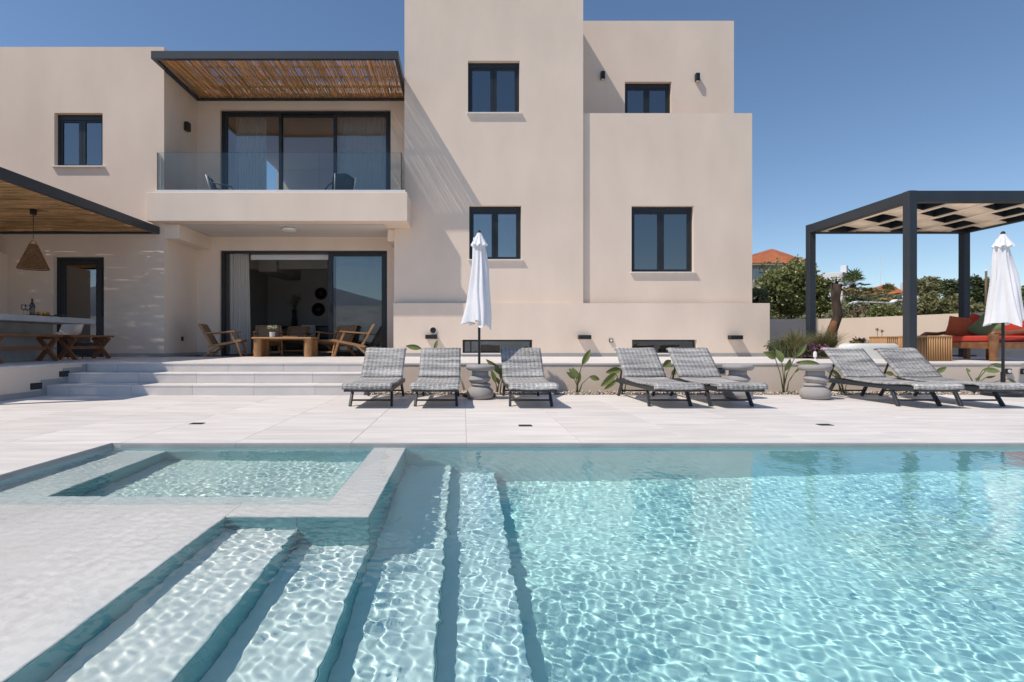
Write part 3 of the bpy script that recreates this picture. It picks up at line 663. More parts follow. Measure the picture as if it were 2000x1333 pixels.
def step_light(loc, size, label, axis='y', group='black recessed step lights'):
    t = thing('step_light', label, 'step light', loc, 0, group); a, b = size
    if axis == 'y':
        ring(MB(), -a / 2, a / 2, -b / 2, b / 2, -.012, 0, .015, .015, .015, .02, .002).build('frame', 'black_metal', t); MB().box(-a / 2 + .015, a / 2 - .015, -.006, 0, -b / 2 + .015, b / 2 - .02).build('lens', 'anthracite', t)
    else:
        MB().box(0, .012, -a / 2, a / 2, -b / 2, b / 2, .002).build('frame', 'black_metal', t); MB().box(.012, .014, -a / 2 + .02, a / 2 - .02, -b / 2 + .015, b / 2 - .025).build('lens', 'anthracite', t)
step_light((SX0 + .001, 6.33 / (905 - 70) * 1000, PZ(754.5, 7.58)), (.20, .095), 'black recessed light on the white side wall nearest the pool', 'x')
step_light((SX0 + .001, 6.33 / (905 - 125) * 1000, PZ(730.5, 8.11)), (.20, .09), 'black recessed light on the white side wall beside the second step', 'x')
step_light((PX(1082, YW), YW, PZ(757, YW)), (.10, .11), 'black recessed light low on the wall between lounger and leafy plant')
step_light((PX(1408, YW), YW, PZ(724, YW)), (.12, .1), 'black recessed light on the low wall behind a lounger and stone table')
tag(MB().lathe([(.0, 0), (.14, 0), (.17, -.025), (.16, -.06), (.0, -.075)], 32, c=(PX(564.5, 11.9), 11.9, BZ0 - .012)).build('ceiling_lamp', 'lamp_white', None, 40), 'flat round white ceiling lamp under the balcony', 'ceiling lamp')
t = thing('wall_switch', 'tiny dark switch low on the shaded wall left of the sliding door', 'switch', (XL + .0, 12.2, PZ(662, 12.2))); MB().box(.0, .02, -.04, .04, -.05, .05, .003).build('plate', 'black_metal', t); MB().box(.02, .026, -.025, .025, -.03, .03, .002).build('rocker', 'anthracite', t)
for x, y_, lb in ((385, 828, 'dark floor drain set in the deck before the steps'), (1026, 832, 'dark floor drain in the deck before the third lounger'), (1611, 830.5, 'dark floor drain in the deck before the right stone table')):
    d = CH * F / (y_ - VY); t = thing('floor_drain', lb, 'drain', (PX(x, d), d, .0), 0, 'floor drains in the deck')
    ring(MB(), -.075, .075, -.045, .045, 0, .004, .012, .012, .012, .012, 0)
    MB().box(-.065, .065, -.04, .04, .0005, .003).build('tray', 'black_metal', t)
    for k in range(5): MB().box(-.06, .06, -.034 + k * .0155, -.026 + k * .0155, .003, .006).build('slat', 'anthracite', t)

# ================================================================== pergolas
def reed_mat(name, mat, parent, x0, x1, y0, y1, z, along, n, seed, rr=(.006, .011), gap=.12):
    rg = np.random.default_rng(seed); K = 6; segs = 5; Vs = []; Fs = []; o = 0
    A0, A1, B0, B1 = (y0, y1, x0, x1) if along == 'y' else (x0, x1, y0, y1)
    for i in range(n):
        b = B0 + (B1 - B0) * (i + .5) / n + rg.normal(0, .004); r = rg.uniform(*rr)
        if rg.random() < gap * .15: continue
        L = A1 - A0; a = A0
        while a < A1 - .05:
            ln = rg.uniform(1.1, 2.1); e = min(a + ln, A1); db = rg.normal(0, .006); zz = z + rg.normal(0, .005); dz = rg.normal(0, .006)
            t = np.linspace(0, 1, segs); c_b = b + db * (2 * t - 1) + .004 * np.sin(t * 6 + rg.uniform(0, 6)); c_z = zz + dz * (2 * t - 1); c_a = a + (e - a) * t
            ang = np.arange(K) * 2 * np.pi / K; cb = c_b[:, None] + r * np.cos(ang); cz = c_z[:, None] + r * np.sin(ang); ca = np.repeat(c_a[:, None], K, 1)
            Vs.append((np.stack([cb, ca, cz], -1) if along == 'y' else np.stack([ca, cb, cz], -1)).reshape(-1, 3))
            for s_ in range(segs - 1):
                for k in range(K): Fs.append((o + s_ * K + k, o + s_ * K + (k + 1) % K, o + (s_ + 1) * K + (k + 1) % K, o + (s_ + 1) * K + k))
            o += segs * K; a = e - rg.uniform(0, .12) if rg.random() > gap * .3 else e + rg.uniform(.0, .05)
    V = np.concatenate(Vs); L = wloc(parent); V = V - np.array(L)
    return stuff(fastmesh(name, V, Fs, mat, parent, True))
# balcony pergola
BPY = 10.96; bz0 = PZ(115, BPY); bz1 = PZ(99.5, BPY); bx0, bx1 = PX(294.5, BPY), XT - .012
bp = thing('balcony_pergola', 'dark framed pergola with reed roof over the upper balcony', 'pergola', ((bx0 + bx1) / 2, DR, bz0))
MB().box(bx0, bx1, BPY, BPY + .08, bz0, bz1, .004).build('beam', 'anthracite', bp, world=True)
MB().box(bx0, bx0 + .08, BPY + .081, DL - .002, bz0, bz1 - .002, .004).build('beam', 'anthracite', bp, world=True)
MB().box(XL + .002, XL + .08, DL - .002, DR - .082, bz0, bz1 - .002, .004).build('beam', 'anthracite', bp, world=True)
MB().box(bx1 - .08, bx1, BPY + .081, DR - .082, bz0, bz1 - .002, .004).build('beam', 'anthracite', bp, world=True)
MB().box(XL + .002, bx1, DR - .08, DR - .002, bz0, bz1 - .004, .004).build('beam', 'anthracite', bp, world=True)
for k in range(1, 4):
    yy = BPY + .08 + (DR - BPY - .16) * k / 4; MB().box(XL + .08, bx1 - .08, yy - .02, yy + .02, bz0 + .085, bz0 + .125, .003).build('rafter', 'anthracite', bp, world=True)
reed_mat('reed_mat', 'reed_y', bp, bx0 + .085, bx1 - .085, BPY + .085, DR - .085, bz0 + .055, 'y', 690, 21, (.0042, .0068))
# left terrace pergola
lx1 = PX(308.5, 11.4); lz0, lz1 = 3.22, 3.385
lp = thing('terrace_pergola', 'dark framed pergola with reed roof over the outdoor dining terrace', 'pergola', (-9.5, 8.6, TZ))
LYF = 6.15
MB().box(lx1 - .09, lx1, LYF, DL - .002, lz0, lz1, .004).build('beam', 'anthracite', lp, world=True)
MB().box(-13.5, lx1 - .091, DL - .09, DL - .002, lz0, lz1 - .003, .004).build('beam', 'anthracite', lp, world=True)
MB().box(-13.5, lx1 - .091, LYF, LYF + .09, lz0, lz1 - .003, .004).build('beam', 'anthracite', lp, world=True)
MB().box(-13.6, -13.5, LYF, DL - .002, lz0, lz1 - .002, .004).build('beam', 'anthracite', lp, world=True)
MB().box(lx1 - .12, lx1 - .002, LYF + .002, LYF + .12, TZ, lz0 - .001, .004).build('post', 'anthracite', lp, world=True)
MB().box(-13.598, -13.5, LYF + .002, LYF + .12, TZ, lz0 - .001, .004).build('post', 'anthracite', lp, world=True)
for k in range(1, 5):
    xx = -13.5 + (lx1 + 13.5) * k / 5; MB().box(xx - .02, xx + .02, LYF + .09, DL - .09, lz0 + .095, lz0 + .14, .003).build('rafter', 'anthracite', lp, world=True)
reed_mat('reed_mat', 'reed_x', lp, -13.5, lx1 - .095, LYF + .095, DL - .095, lz0 + .06, 'x', 790, 22, (.0042, .0068)); reed_mat('reed_mat', 'reed_x', lp, -13.5, lx1 - .095, LYF + .095, DL - .095, lz0 + .075, 'x', 330, 26, (.0042, .0068))  # second cane layer added to cut the sun streaks on the wall
# right garden pergola
GX0, GX1, GY0, GY1, GZT = PX(1776, 8.9), 11.35, 8.9, 11.6, PZ(372, 8.9)
gp = thing('garden_pergola', 'anthracite pergola with cream woven canvas roof over the red sofa', 'pergola', ((GX0 + GX1) / 2, (GY0 + GY1) / 2, TZ))
GW = .14; gzb = GZT - .195
for xx, yy in ((GX0, GY0), (GX1 - GW, GY0), (GX0, GY1 - GW), (GX1 - GW, GY1 - GW)): MB().box(xx, xx + GW, yy, yy + GW, TZ, GZT, .006).build('post', 'anthracite', gp, world=True)
for b in ((GX0 + GW, GX1 - GW, GY0 + .004, GY0 + GW - .004), (GX0 + GW, GX1 - GW, GY1 - GW + .004, GY1 - .004), (GX0 + .004, GX0 + GW - .004, GY0 + GW, GY1 - GW), (GX1 - GW + .004, GX1 - .004, GY0 + GW, GY1 - GW)):
    MB().box(*b, gzb, GZT - .004, .006).build('beam', 'anthracite', gp, world=True)
ax0, ax1, ay0, ay1 = GX0 + GW + .005, GX1 - GW - .005, GY0 + GW + .005, GY1 - GW - .005
zc = gzb + .02; pitch, ow, shear, vper, vopen = .69, .53, .49, 1.02, .5
cl = lambda q: min(max(q, ay0), ay1)
def canvas(xa, xb, fa, fb):                                               # cloth between two slanted edges
    xs_ = np.linspace(xa, xb, 7); rows = [(x, cl(fa(x)), cl(fb(x))) for x in xs_]; rows = [r for r in rows if r[2] - r[1] > .004]
    if len(rows) > 1: MB().slab([[(x, a, zc + .006 * math.sin((x - xa) / (xb - xa) * 3.1)), (x, b, zc + .006 * math.sin((x - xa) / (xb - xa) * 3.1))] for x, a, b in rows][::-1], .005).build('canvas_panel', 'canvas_cream', gp, True, world=True)
for k in range(-2, 5):
    x0c = 8.76 + pitch * k; xa, xb = max(x0c, ax0), min(x0c + ow, ax1)
    ga, gb = max(x0c + ow, ax0), min(x0c + pitch, ax1)
    if gb - ga > .02: canvas(ga, gb, lambda x: ay0, lambda x: ay1)
    if xb - xa < .02: continue
    v0 = 9.345 + .515 * k
    for m_ in range(-5, 6):
        s0 = v0 + m_ * vper; f0 = lambda x, q=s0: q + shear * (x - x0c); f1 = lambda x, q=s0 + vopen: q + shear * (x - x0c); f2_ = lambda x, q=s0 + vper: q + shear * (x - x0c)
        canvas(xa, xb, f1, f2_)
        c4 = [(xa, cl(f0(xa))), (xb, cl(f0(xb))), (xb, cl(f1(xb))), (xa, cl(f1(xa)))]
        if max(c4[3][1] - c4[0][1], c4[2][1] - c4[1][1]) < .05: continue
        bxm = MB(); zt0, zt1 = zc + .008, zc + .15
        for q in range(4):
            (ax_, ay_), (bx_, by_) = c4[q], c4[(q + 1) % 4]
            if math.hypot(bx_ - ax_, by_ - ay_) > .03: bxm.slab([[(ax_, ay_, zt0), (ax_, ay_, zt1)], [(bx_, by_, zt0), (bx_, by_, zt1)]], .008)
        bxm.add([(x, y, zt1) for x, y in c4] + [(x, y, zt1 + .01) for x, y in c4], [(3, 2, 1, 0), (4, 5, 6, 7)]); bxm.build('roof_box', 'anthracite', gp, world=True)

# ================================================================== sun loungers
def make_lounger():
    t = thing('sun_lounger', '', 'sun lounger', (0, 0, 0), 0, 'grey wicker sun loungers along the pool deck')
    path = [(-.255, .258), (-.262, .272), (-.252, .29), (-.2, .300), (-.08, .296), (.12, .280), (.35, .276), (.6, .282), (.78, .292), (.86, .298)]
    back = [(.875, .315), (.95, .385), (1.05, .478), (1.15, .570), (1.25, .662), (1.300, .705), (1.325, .712), (1.335, .695)]
    for nm, pp, v0 in (('seat', path, 0), ('backrest', back, 1.3)):
        fine = []
        for (a, b), (c, d) in zip(pp, pp[1:]):
            for q in range(3): fine.append((a + (c - a) * q / 3, b + (d - b) * q / 3))
        fine.append(pp[-1]); G = []; UV = []; s = v0
        for i, (yy, zz) in enumerate(fine):
            if i: s += math.hypot(yy - fine[i - 1][0], zz - fine[i - 1][1])
            row = []; ur = []
            for j in range(13):
                u = j / 12; sag = (1 - (2 * u - 1) ** 2); edge = .012 * max(0, abs(2 * u - 1) - .8) / .2
                row.append(((u - .5) * .60, yy + (sag * .018 if nm == 'backrest' else 0), zz - sag * (.016 if nm == 'seat' else .012) - edge)); ur.append((u * .6, s))
            G.append(row); UV.append(ur)
        m = MB(); m.slab([list(q) for q in zip(*G)][::-1], .020, [list(q) for q in zip(*UV)][::-1]); m.build(nm, 'wicker', t, True)
    for s in (-1, 1):
        MB().bar((s * .272, -.235, .235), (s * .272, 1.30, .235), .03, .06, .004).build('side_rail', 'anthracite', t)
        MB().bar((s * .248, .13, .225), (s * .262, 0, .0), .032, .045, .004).build('leg', 'anthracite', t)
        MB().bar((s * .248, 1.12, .225), (s * .262, 1.27, .0), .032, .045, .004).build('leg', 'anthracite', t)
        MB().bar((s * .235, 1.13, .53), (s * .235, 1.27, .235), .02, .025, .003).build('back_strut', 'anthracite', t)
    MB().bar((-.255, -.235, .235), (.255, -.235, .235), .03, .055, .004).build('end_rail', 'anthracite', t)
    MB().bar((-.255, 1.29, .235), (.255, 1.29, .235), .03, .055, .004).build('end_rail', 'anthracite', t)
    MB().bar((-.25, .04, .075), (.25, .04, .075), .022, .022, .003).build('stretcher', 'anthracite', t)
    MB().bar((-.25, 1.225, .085), (.25, 1.225, .085), .022, .022, .003).build('stretcher', 'anthracite', t)
    return t
LG = [(-1.165, 'grey wicker sun lounger nearest the steps, first from the left'), (-.345, 'grey wicker sun lounger between the first lounger and the umbrella table'),
      (.85, 'grey wicker sun lounger just right of the umbrella and stone table'), (2.6, 'grey wicker sun lounger left of the middle pair, beside the leafy plants'),
      (3.37, 'grey wicker sun lounger right of the middle pair, partly hiding a stone table'), (5.735, 'grey wicker sun lounger right of the rightmost stone table, left of last pair'),
      (6.53, 'grey wicker sun lounger farthest right, beside the umbrella base')]
lo0 = make_lounger()
for i, (x, lb) in enumerate(LG):
    if i == 0: lo0.location = (x, 6.44, 0); lo0['label'] = lb
    else: dup(lo0, (x, 6.44, 0), R(random.uniform(-.8, .8)), lb)

# ================================================================== cast stone side tables
def make_table():
    t = thing('side_table', '', 'side table', (0, 0, 0), 0, 'stacked stone side tables')
    MB().lathe([(.02, 0), (.15, 0), (.185, .03), (.196, .075), (.18, .125), (.15, .162), (.115, .185)], 32).build('foot', 'cast_stone', t, 50)
    MB().lathe([(.11, .0), (.138, .006), (.146, .022), (.132, .044), (.11, .05)], 32, M=Matrix.Translation((.004, 0, .183)) @ Matrix.Rotation(R(3), 4, 'Y')).build('stone_ring', 'cast_stone', t, 50)
    MB().lathe([(.11, 0), (.125, .004), (.162, .055), (.158, .066), (.122, .108), (.11, .112)], 32, M=Matrix.Translation((-.004, 0, .229)) @ Matrix.Rotation(R(-5), 4, 'Y')).build('stone_ring', 'cast_stone', t, 40)
    MB().lathe([(.11, .33), (.118, .335), (.116, .405), (.11, .41)], 32).build('neck', 'cast_stone', t, 50)
    MB().lathe([(.06, .0), (.17, .0), (.198, .018), (.208, .045), (.203, .065), (.185, .08), (.02, .082)], 36, M=Matrix.Translation((0, 0, .404)) @ Matrix.Rotation(R(1.5), 4, 'Y')).build('top', 'cast_stone', t, 45)
    return t
tb = make_table(); tb.location = (PX(938, 7.3), 7.3, 0); tb['label'] = 'stacked grey stone side table in front of the left umbrella pole'
dup(tb, (PX(1441, 7.35), 7.35, 0), R(70), 'stacked grey stone side table half hidden behind the middle pair of loungers')
dup(tb, (PX(1592, 7.28), 7.28, 0), R(140), 'stacked grey stone side table standing free beside the tall leafy plant')

# ================================================================== closed umbrellas
def umbrella(loc, seed, label, tilt):
    rg = random.Random(seed); t = thing('umbrella', label, 'umbrella', loc, 0, 'closed white umbrellas')
    MB().tube([(0, 0, .05), (0, 0, 2.44)], .019, 14).build('pole', 'black_metal', t, 40)
    MB().lathe([(.02, 2.42), (.03, 2.43), (.022, 2.465), (.008, 2.475)], 14).build('finial', 'black_metal', t, 40)
    MB().tube([(0, 0, .06), (0, 0, .36)], .028, 14).build('pole_sleeve', 'black_metal', t, 40)
    MB().lathe([(.05, 0), (.245, 0), (.25, .02), (.24, .045), (.08, .065), (.035, .1)], 32).build('base', 'black_metal', t, 40)
    n = 96; ph = rg.uniform(0, 6.28); Z = np.linspace(0, 1, 30); G = []; hem = [rg.uniform(-.10, .07) for _ in range(9)]; amp = [rg.uniform(.6, 1.25) for _ in range(9)]
    for i, u in enumerate(Z):
        row = []
        for k in range(n + 1):
            a = 2 * math.pi * k / n; f = (a / (2 * math.pi) * 8) % 8; j = int(f) % 8; fr = f - int(f)
            r0 = .08 + .145 * u ** .85 + .02 * math.sin(u * 5 + j)
            fold = (1 - abs(2 * fr - 1) ** 1.4); tw_ = a + .35 * u * math.sin(j * 2.1 + ph)
            r = r0 * (.60 + .52 * amp[j] * fold * (.45 + .55 * u)) + .006 * math.sin(9 * a + u * 11 + seed)
            zb = 1.10 + hem[j] * fold + (hem[(j + 1) % 8]) * (1 - fold) * .3 + .03 * math.sin(a * 5 + ph)
            z = 2.36 + (zb - 2.36) * u
            row.append((r * math.cos(tw_ + ph) + tilt * u * .02, r * math.sin(tw_ + ph), z))
        G.append(row)
    MB().grid(G, flip=True).build('canopy', 'canvas_white', t, True)
    G = []
    for u in np.linspace(0, 1, 8):
        row = []
        for k in range(n + 1):
            a = 2 * math.pi * k / n; r = (.03 + .085 * u) * (1 + .13 * math.sin(8 * a + ph) * u); row.append((r * math.cos(a), r * math.sin(a), 2.43 - .19 * u + .012 * math.sin(8 * a + 1) * u))
        G.append(row)
    MB().grid(G, flip=True).build('vent_cap', 'canvas_white', t, True)
umbrella((PX(936, 7.62), 7.62, 0), 3, 'closed white umbrella behind the stone table between the left loungers', .4)
umbrella((PX(1959, 7.7), 7.7, 0), 8, 'closed white umbrella on a round base at the far right', 1.0)

# ================================================================== lounge furniture on the terrace
def make_lounge_chair():
    t = thing('lounge_chair', '', 'armchair', (0, 0, 0), 0, 'teak lounge chairs around the coffee table')    # faces +x
    W = .31
    for s in (-1, 1):
        y = s * W
        MB().bar((.30, y, .34), (.40, y * 1.02, 0), .032, .045, .005).build('leg', 'teak', t)
        MB().bar((-.10, y, .27), (-.40, y * 1.02, 0), .032, .05, .005).build('leg', 'teak', t)
        MB().bar((.40, y, .375), (-.30, y, .235), .034, .055, .005).build('side_rail', 'teak', t)
        MB().bar((-.22, y * .93, .24), (-.50, y * .93, .745), .034, .05, .006).build('back_post', 'teak', t)
        MB().bar((.25, y, .36), (.17, y, .56), .03, .045, .005).build('arm_post', 'teak', t)
        MB().bar((.27, y, .585), (-.40, y, .535), .062, .026, .006).build('armrest', 'teak', t)
    MB().bar((.36, -W, .10), (.36, W, .10), .025, .025, .004).build('stretcher', 'teak', t)
    MB().bar((-.30, -W, .10), (-.30, W, .10), .025, .025, .004).build('stretcher', 'teak', t)
    G = [[(.41 - .66 * u, (v - .5) * .57, .395 - .145 * u - .02 * math.sin(math.pi * u)) for v in np.linspace(0, 1, 7)] for u in np.linspace(0, 1, 10)]
    MB().slab([r[::-1] for r in G], .018).build('seat', 'cane_weave', t, True)
    G = [[(-.215 - .285 * u + .02 * math.sin(math.pi * u) * -1, (v - .5) * .53, .25 + .49 * u) for v in np.linspace(0, 1, 7)] for u in np.linspace(0, 1, 10)]
    MB().slab(G, .018).build('backrest', 'cane_weave', t, True)
    MB().bar((-.505, -.27, .748), (-.505, .27, .748), .03, .03, .006).build('top_rail', 'teak', t)
    return t
ch = make_lounge_chair()
def put_chair(i, px, d, rz, lb):
    loc = (PX(px, d), d, TZ)
    if i == 0: ch.location = loc; ch.rotation_euler = (0, 0, R(rz)); ch['label'] = lb
    else: dup(ch, loc, R(rz), lb)
put_chair(0, 441, 12.0, 12, 'teak lounge chair left of the coffee table, seen from its side')
put_chair(1, 524, 12.55, -70, 'teak lounge chair with woven back behind the left half of the coffee table')
put_chair(2, 652, 12.5, -118, 'teak lounge chair behind the right end of the coffee table')
put_chair(3, 687, 12.05, 192, 'teak lounge chair right of the coffee table, facing left')
ct = thing('coffee_table', 'low rectangular teak coffee table with thick round-edged legs', 'coffee table', (PX(561, 12.0), 11.95, TZ), 0)
MB().box(-.68, .68, -.35, .35, .405, .45, .012).build('top', 'teak', ct)
for sx in (-1, 1):
    for sy in (-1, 1): MB().lathe([(.085, 0), (.085, .404)], 20, c=(sx * .575, sy * .24, 0)).build('leg', 'teak', ct, 40)
    MB().box(sx * .575 - .05, sx * .575 + .05, -.2, .2, .0, .403, .01).build('leg_panel', 'teak', ct)
def bunch(name, label, cat, loc, pot, stems, leafmat, flowermat, seed, h=.2, spread=.14):
    rg = random.Random(seed); t = thing(name, label, cat, loc); pot.build('pot', 'lamp_white' if flowermat else 'dark_wood', t, 40)
    m = MB(); fm = MB()
    for k in range(stems):
        a = rg.uniform(0, 6.28); r = rg.uniform(.2, 1) * spread; z = pot_h + h * rg.uniform(.45, 1)
        p = Vector((r * math.cos(a), r * math.sin(a), z)); m.tube([(0, 0, pot_h - .03), p * .5 + Vector((0, 0, pot_h * .5)), p], .0035, 4)
        for q in range(4):
            d = Vector((rg.uniform(-1, 1), rg.uniform(-1, 1), rg.uniform(-.3, 1))).normalized(); s = d.cross(Vector((0, 0, 1))).normalized(); L = rg.uniform(.03, .06)
            (fm if flowermat and q < 3 else m).add([p, p + d * L * .5 + s * L * .32, p + d * L, p + d * L * .5 - s * L * .32], [(0, 1, 2, 3)])
    m.build('foliage', leafmat, t)['kind'] = 'stuff'
    if fm.v: fm.build('blossom', flowermat, t)['kind'] = 'stuff'
    return t
pot_h = .12
bunch('flower_pot', 'white pot of cream flowers on the coffee table', 'flower pot', (PX(532, 11.9), 11.9, TZ + .451), MB().lathe([(.05, 0), (.06, .01), (.065, .12), (.055, .12), (.05, .03)], 20), 34, 'leaf_broad', 'flower_white', 5, .13, .12)
tag(MB().lathe([(.02, 0), (.16, 0), (.17, .02), (.16, .025), (.15, .012), (.02, .012)], 28, c=(PX(567, 12.0), 12.0, TZ + .451)).build('serving_tray', 'slat_wood', None, 40), 'round wooden tray on the coffee table right of the flowers', 'tray')

# interior furniture glimpsed through the open door
ic = dup(ch, (PX(576, 13.75), 13.75, TZ + .011), R(-85), 'wooden armchair just inside the open sliding door behind the table'); ic['group'] = 'teak lounge chairs around the coffee table'
so = thing('indoor_sofa', 'dark red sofa inside the room behind the terrace chairs', 'sofa', (PX(632, 15.2), 15.3, TZ + .011))
MB().box(-1.1, 1.1, -.45, .45, .1, .42, .04).build('seat', 'dark_wood', so); MB().box(-1.1, 1.1, .25, .45, .42, .82, .04).build('backrest', 'dark_wood', so)
for s in (-1, 1): MB().box(s * 1.1 - .09, s * 1.1 + .09, -.45, .45, .05, .6, .03).build('armrest', 'dark_wood', so)
tag(MB().box(-.22, .22, -.06, .06, -.2, .2, .05).build('cushion', 'curtain'), 'pale square cushion on the indoor sofa', 'cushion').location = (PX(600, 15.2), 15.3, TZ + .65)
co = thing('console_table', 'dark console table against the far wall of the room', 'console table', (PX(590, 17.2), 17.2, TZ + .011))
MB().box(-1.0, 1.0, -.2, .2, .80, .86, .006).build('top', 'dark_wood', co)
for sx in (-1, 1):
    for sy in (-1, 1): MB().box(sx * .93 - .03, sx * .93 + .03, sy * .16 - .03, sy * .16 + .03, 0, .799, .004).build('leg', 'dark_wood', co)
pot_h = .55
bunch('tall_vase', 'tall dark vase of dry stems on the console inside', 'vase', (PX(575, 17.2), 17.2, TZ + .872), MB().lathe([(.08, 0), (.1, .05), (.06, .4), (.09, .55), (.05, .5)], 16), 30, 'leaf_dry', None, 9, .5, .25)
for px_, py_, r_, lb in ((627, 574, .21, 'upper round woven wall ornament inside the room'), (622, 605, .23, 'lower round woven wall ornament inside the room')):
    t = thing('wall_ornament', lb, 'ornament', P(px_, py_, 17.48), 0, 'round woven wall ornaments'); Mx = Matrix.Rotation(R(90), 4, 'X')
    MB().lathe([(r_, 0), (r_, .02), (r_ * .86, .02), (r_ * .86, 0)], 32, M=Mx).build('rim', 'dark_wood', t)
    MB().lathe([(.01, 0), (r_ * .3, 0), (r_ * .3, .02), (.01, .02)], 20, M=Mx).build('hub', 'dark_wood', t)
    for k in range(10): a = k * math.pi / 5; MB().bar((math.cos(a) * r_ * .3, -.01, math.sin(a) * r_ * .3), (math.cos(a) * r_ * .87, -.01, math.sin(a) * r_ * .87), .05 * r_ / .2, .012).build('spoke', 'dark_wood', t)

# ================================================================== dining terrace on the left
dt = thing('dining_table', 'long concrete dining table with thick slab top', 'table', (-8.0, 8.2, TZ))
MB().box(-8.95, -7.1, 6.3, 9.9, 1.15, 1.252, .008).build('top', 'concrete', dt, world=True)
MB().box(-8.6, -7.78, 6.6, 9.72, TZ, 1.149, .008).build('base', 'concrete', dt, world=True)
def bench(x0, x1, y0, y1, label):
    t = thing('wooden_bench', label, 'bench', ((x0 + x1) / 2, (y0 + y1) / 2, TZ), 0, 'red-brown picnic benches'); h = .475; wd = (x1 - x0); L = y1 - y0
    n = 3
    for k in range(n): MB().box(-wd / 2 + wd * k / n + .004, -wd / 2 + wd * (k + 1) / n - .004, -L / 2, L / 2, h - .04, h, .005).build('plank', 'red_wood', t)
    for s in (-1, 1):
        y = s * (L / 2 - .14)
        MB().bar((-wd / 2 + .03, y - .025, h - .045), (wd / 2 + .01, y - .025, 0), .045, .075, .004).build('leg', 'red_wood', t)
        MB().bar((wd / 2 - .03, y + .025, h - .045), (-wd / 2 - .01, y + .025, 0), .045, .075, .004).build('leg', 'red_wood', t)
        MB().box(-wd / 2 + .02, wd / 2 - .02, y - .03, y + .03, h - .085, h - .041, .004).build('cleat', 'red_wood', t)
    MB().box(-.02, .02, -L / 2 + .16, L / 2 - .16, .20, .26, .004).build('stretcher', 'red_wood', t)
bench(-7.66, -7.3, 7.95, 9.35, 'red-brown wooden bench with crossed legs at the left picture edge')
bench(-7.72, -7.36, 9.6, 10.8, 'red-brown wooden bench with crossed legs nearest the glazed door')
def shell_chair(loc, rz, label):
    t = thing('shell_chair', label, 'chair', loc, rz)
    G = []
    for i, u in enumerate(np.linspace(0, 1, 12)):
        row = []
        for v in np.linspace(-1, 1, 11):
            if u < .5: x, z = .22 - .40 * u * 2, .44 + .02 * v * v + .012 * (1 - u * 2)
            else: q = (u - .5) * 2; x, z = -.18 - .12 * q + .10 * v * v * (1 - .4 * q), .44 + .40 * q * (1 - .12 * v * v)
            row.append((x, v * (.235 - .02 * abs(u - .5)), z + (.07 * v * v if .3 < u < .6 else 0)))
        G.append(row)
    MB().slab(G, .012).build('shell', 'white_shell', t, True)
    for sx in (-1, 1):
        for sy in (-1, 1): MB().tube([(sx * .10, sy * .10, .43), (sx * .2, sy * .21, 0)], [.018, .011], 10).build('leg', 'dark_wood', t, 40)
    MB().bar((-.16, -.16, .2), (.16, .16, .2), .012, .012).build('brace', 'black_metal', t); MB().bar((-.16, .16, .215), (.16, -.16, .215), .012, .012).build('brace', 'black_metal', t)
shell_chair((-8.1, 10.42, TZ), R(-90), 'cream shell chair with wooden legs at the end of the concrete table')
tz = 1.2525
bo = thing('wine_bottle', 'dark wine bottle standing on the concrete table', 'bottle', (-7.25, 8.61, tz))
MB().lathe([(.01, 0), (.036, 0), (.038, .01), (.038, .17), (.03, .2), (.015, .225), (.014, .285), (.01, .285)], 18).build('body', 'bottle_glass', bo, 40); MB().lathe([(.0152, .25), (.0152, .288), (.004, .289)], 14).build('capsule', 'black_metal', bo)
MB().lathe([(.0385, .05), (.0385, .13)], 18).build('paper_label', 'leaf_dry', bo)
for x, d, lb in ((46, 8.45, 'left wine glass beside the bottle'), (54, 8.52, 'right wine glass next to the bottle')):
    g = thing('wine_glass', lb + ' on the concrete table', 'wine glass', (PX(x, d), d, tz), 0, 'stemmed wine glasses')
    MB().lathe([(.012, .08), (.03, .1), (.036, .13), (.03, .175), (.029, .175), (.034, .13), (.028, .102), (.01, .084)], 18).build('bowl', 'wine_glass', g, True); MB().tube([(0, 0, .004), (0, 0, .083)], .0035, 8).build('stem', 'wine_glass', g, True); MB().lathe([(.004, .006), (.032, .001), (.032, 0), (.004, 0)], 18).build('foot', 'wine_glass', g)
bd = thing('serving_board', 'dark serving board on the concrete table beside the bottle', 'board', (-7.27, 8.82, tz)); MB().box(-.12, .12, -.2, .2, 0, .02, .006).build('board', 'dark_wood', bd); MB().box(-.03, .03, .2, .28, .002, .018, .005).build('handle', 'dark_wood', bd)
for k, (dx, dy, lb) in enumerate(((.03, -.10, 'yellow fruit on the serving board nearest the bottle'), (.05, .0, 'middle yellow fruit on the serving board'), (.03, .10, 'yellow fruit at the far end of the serving board'))):
    tag(MB().lathe([(.005, 0), (.022, .004), (.034, .022), (.033, .036), (.018, .053), (.004, .057)], 16, c=(-7.27 + dx, 8.82 + dy, tz + .0205)).build('fruit', 'fruit', None, True), lb, 'fruit', 'fruit on the serving board')
tag(MB().lathe([(.02, 0), (.05, .004), (.10, .045), (.096, .047), (.05, .012), (.01, .01)], 24, c=(-7.28, 9.25, tz)).build('bowl', 'dark_wood', None, True), 'small dark bowl on the concrete table near its end', 'bowl')
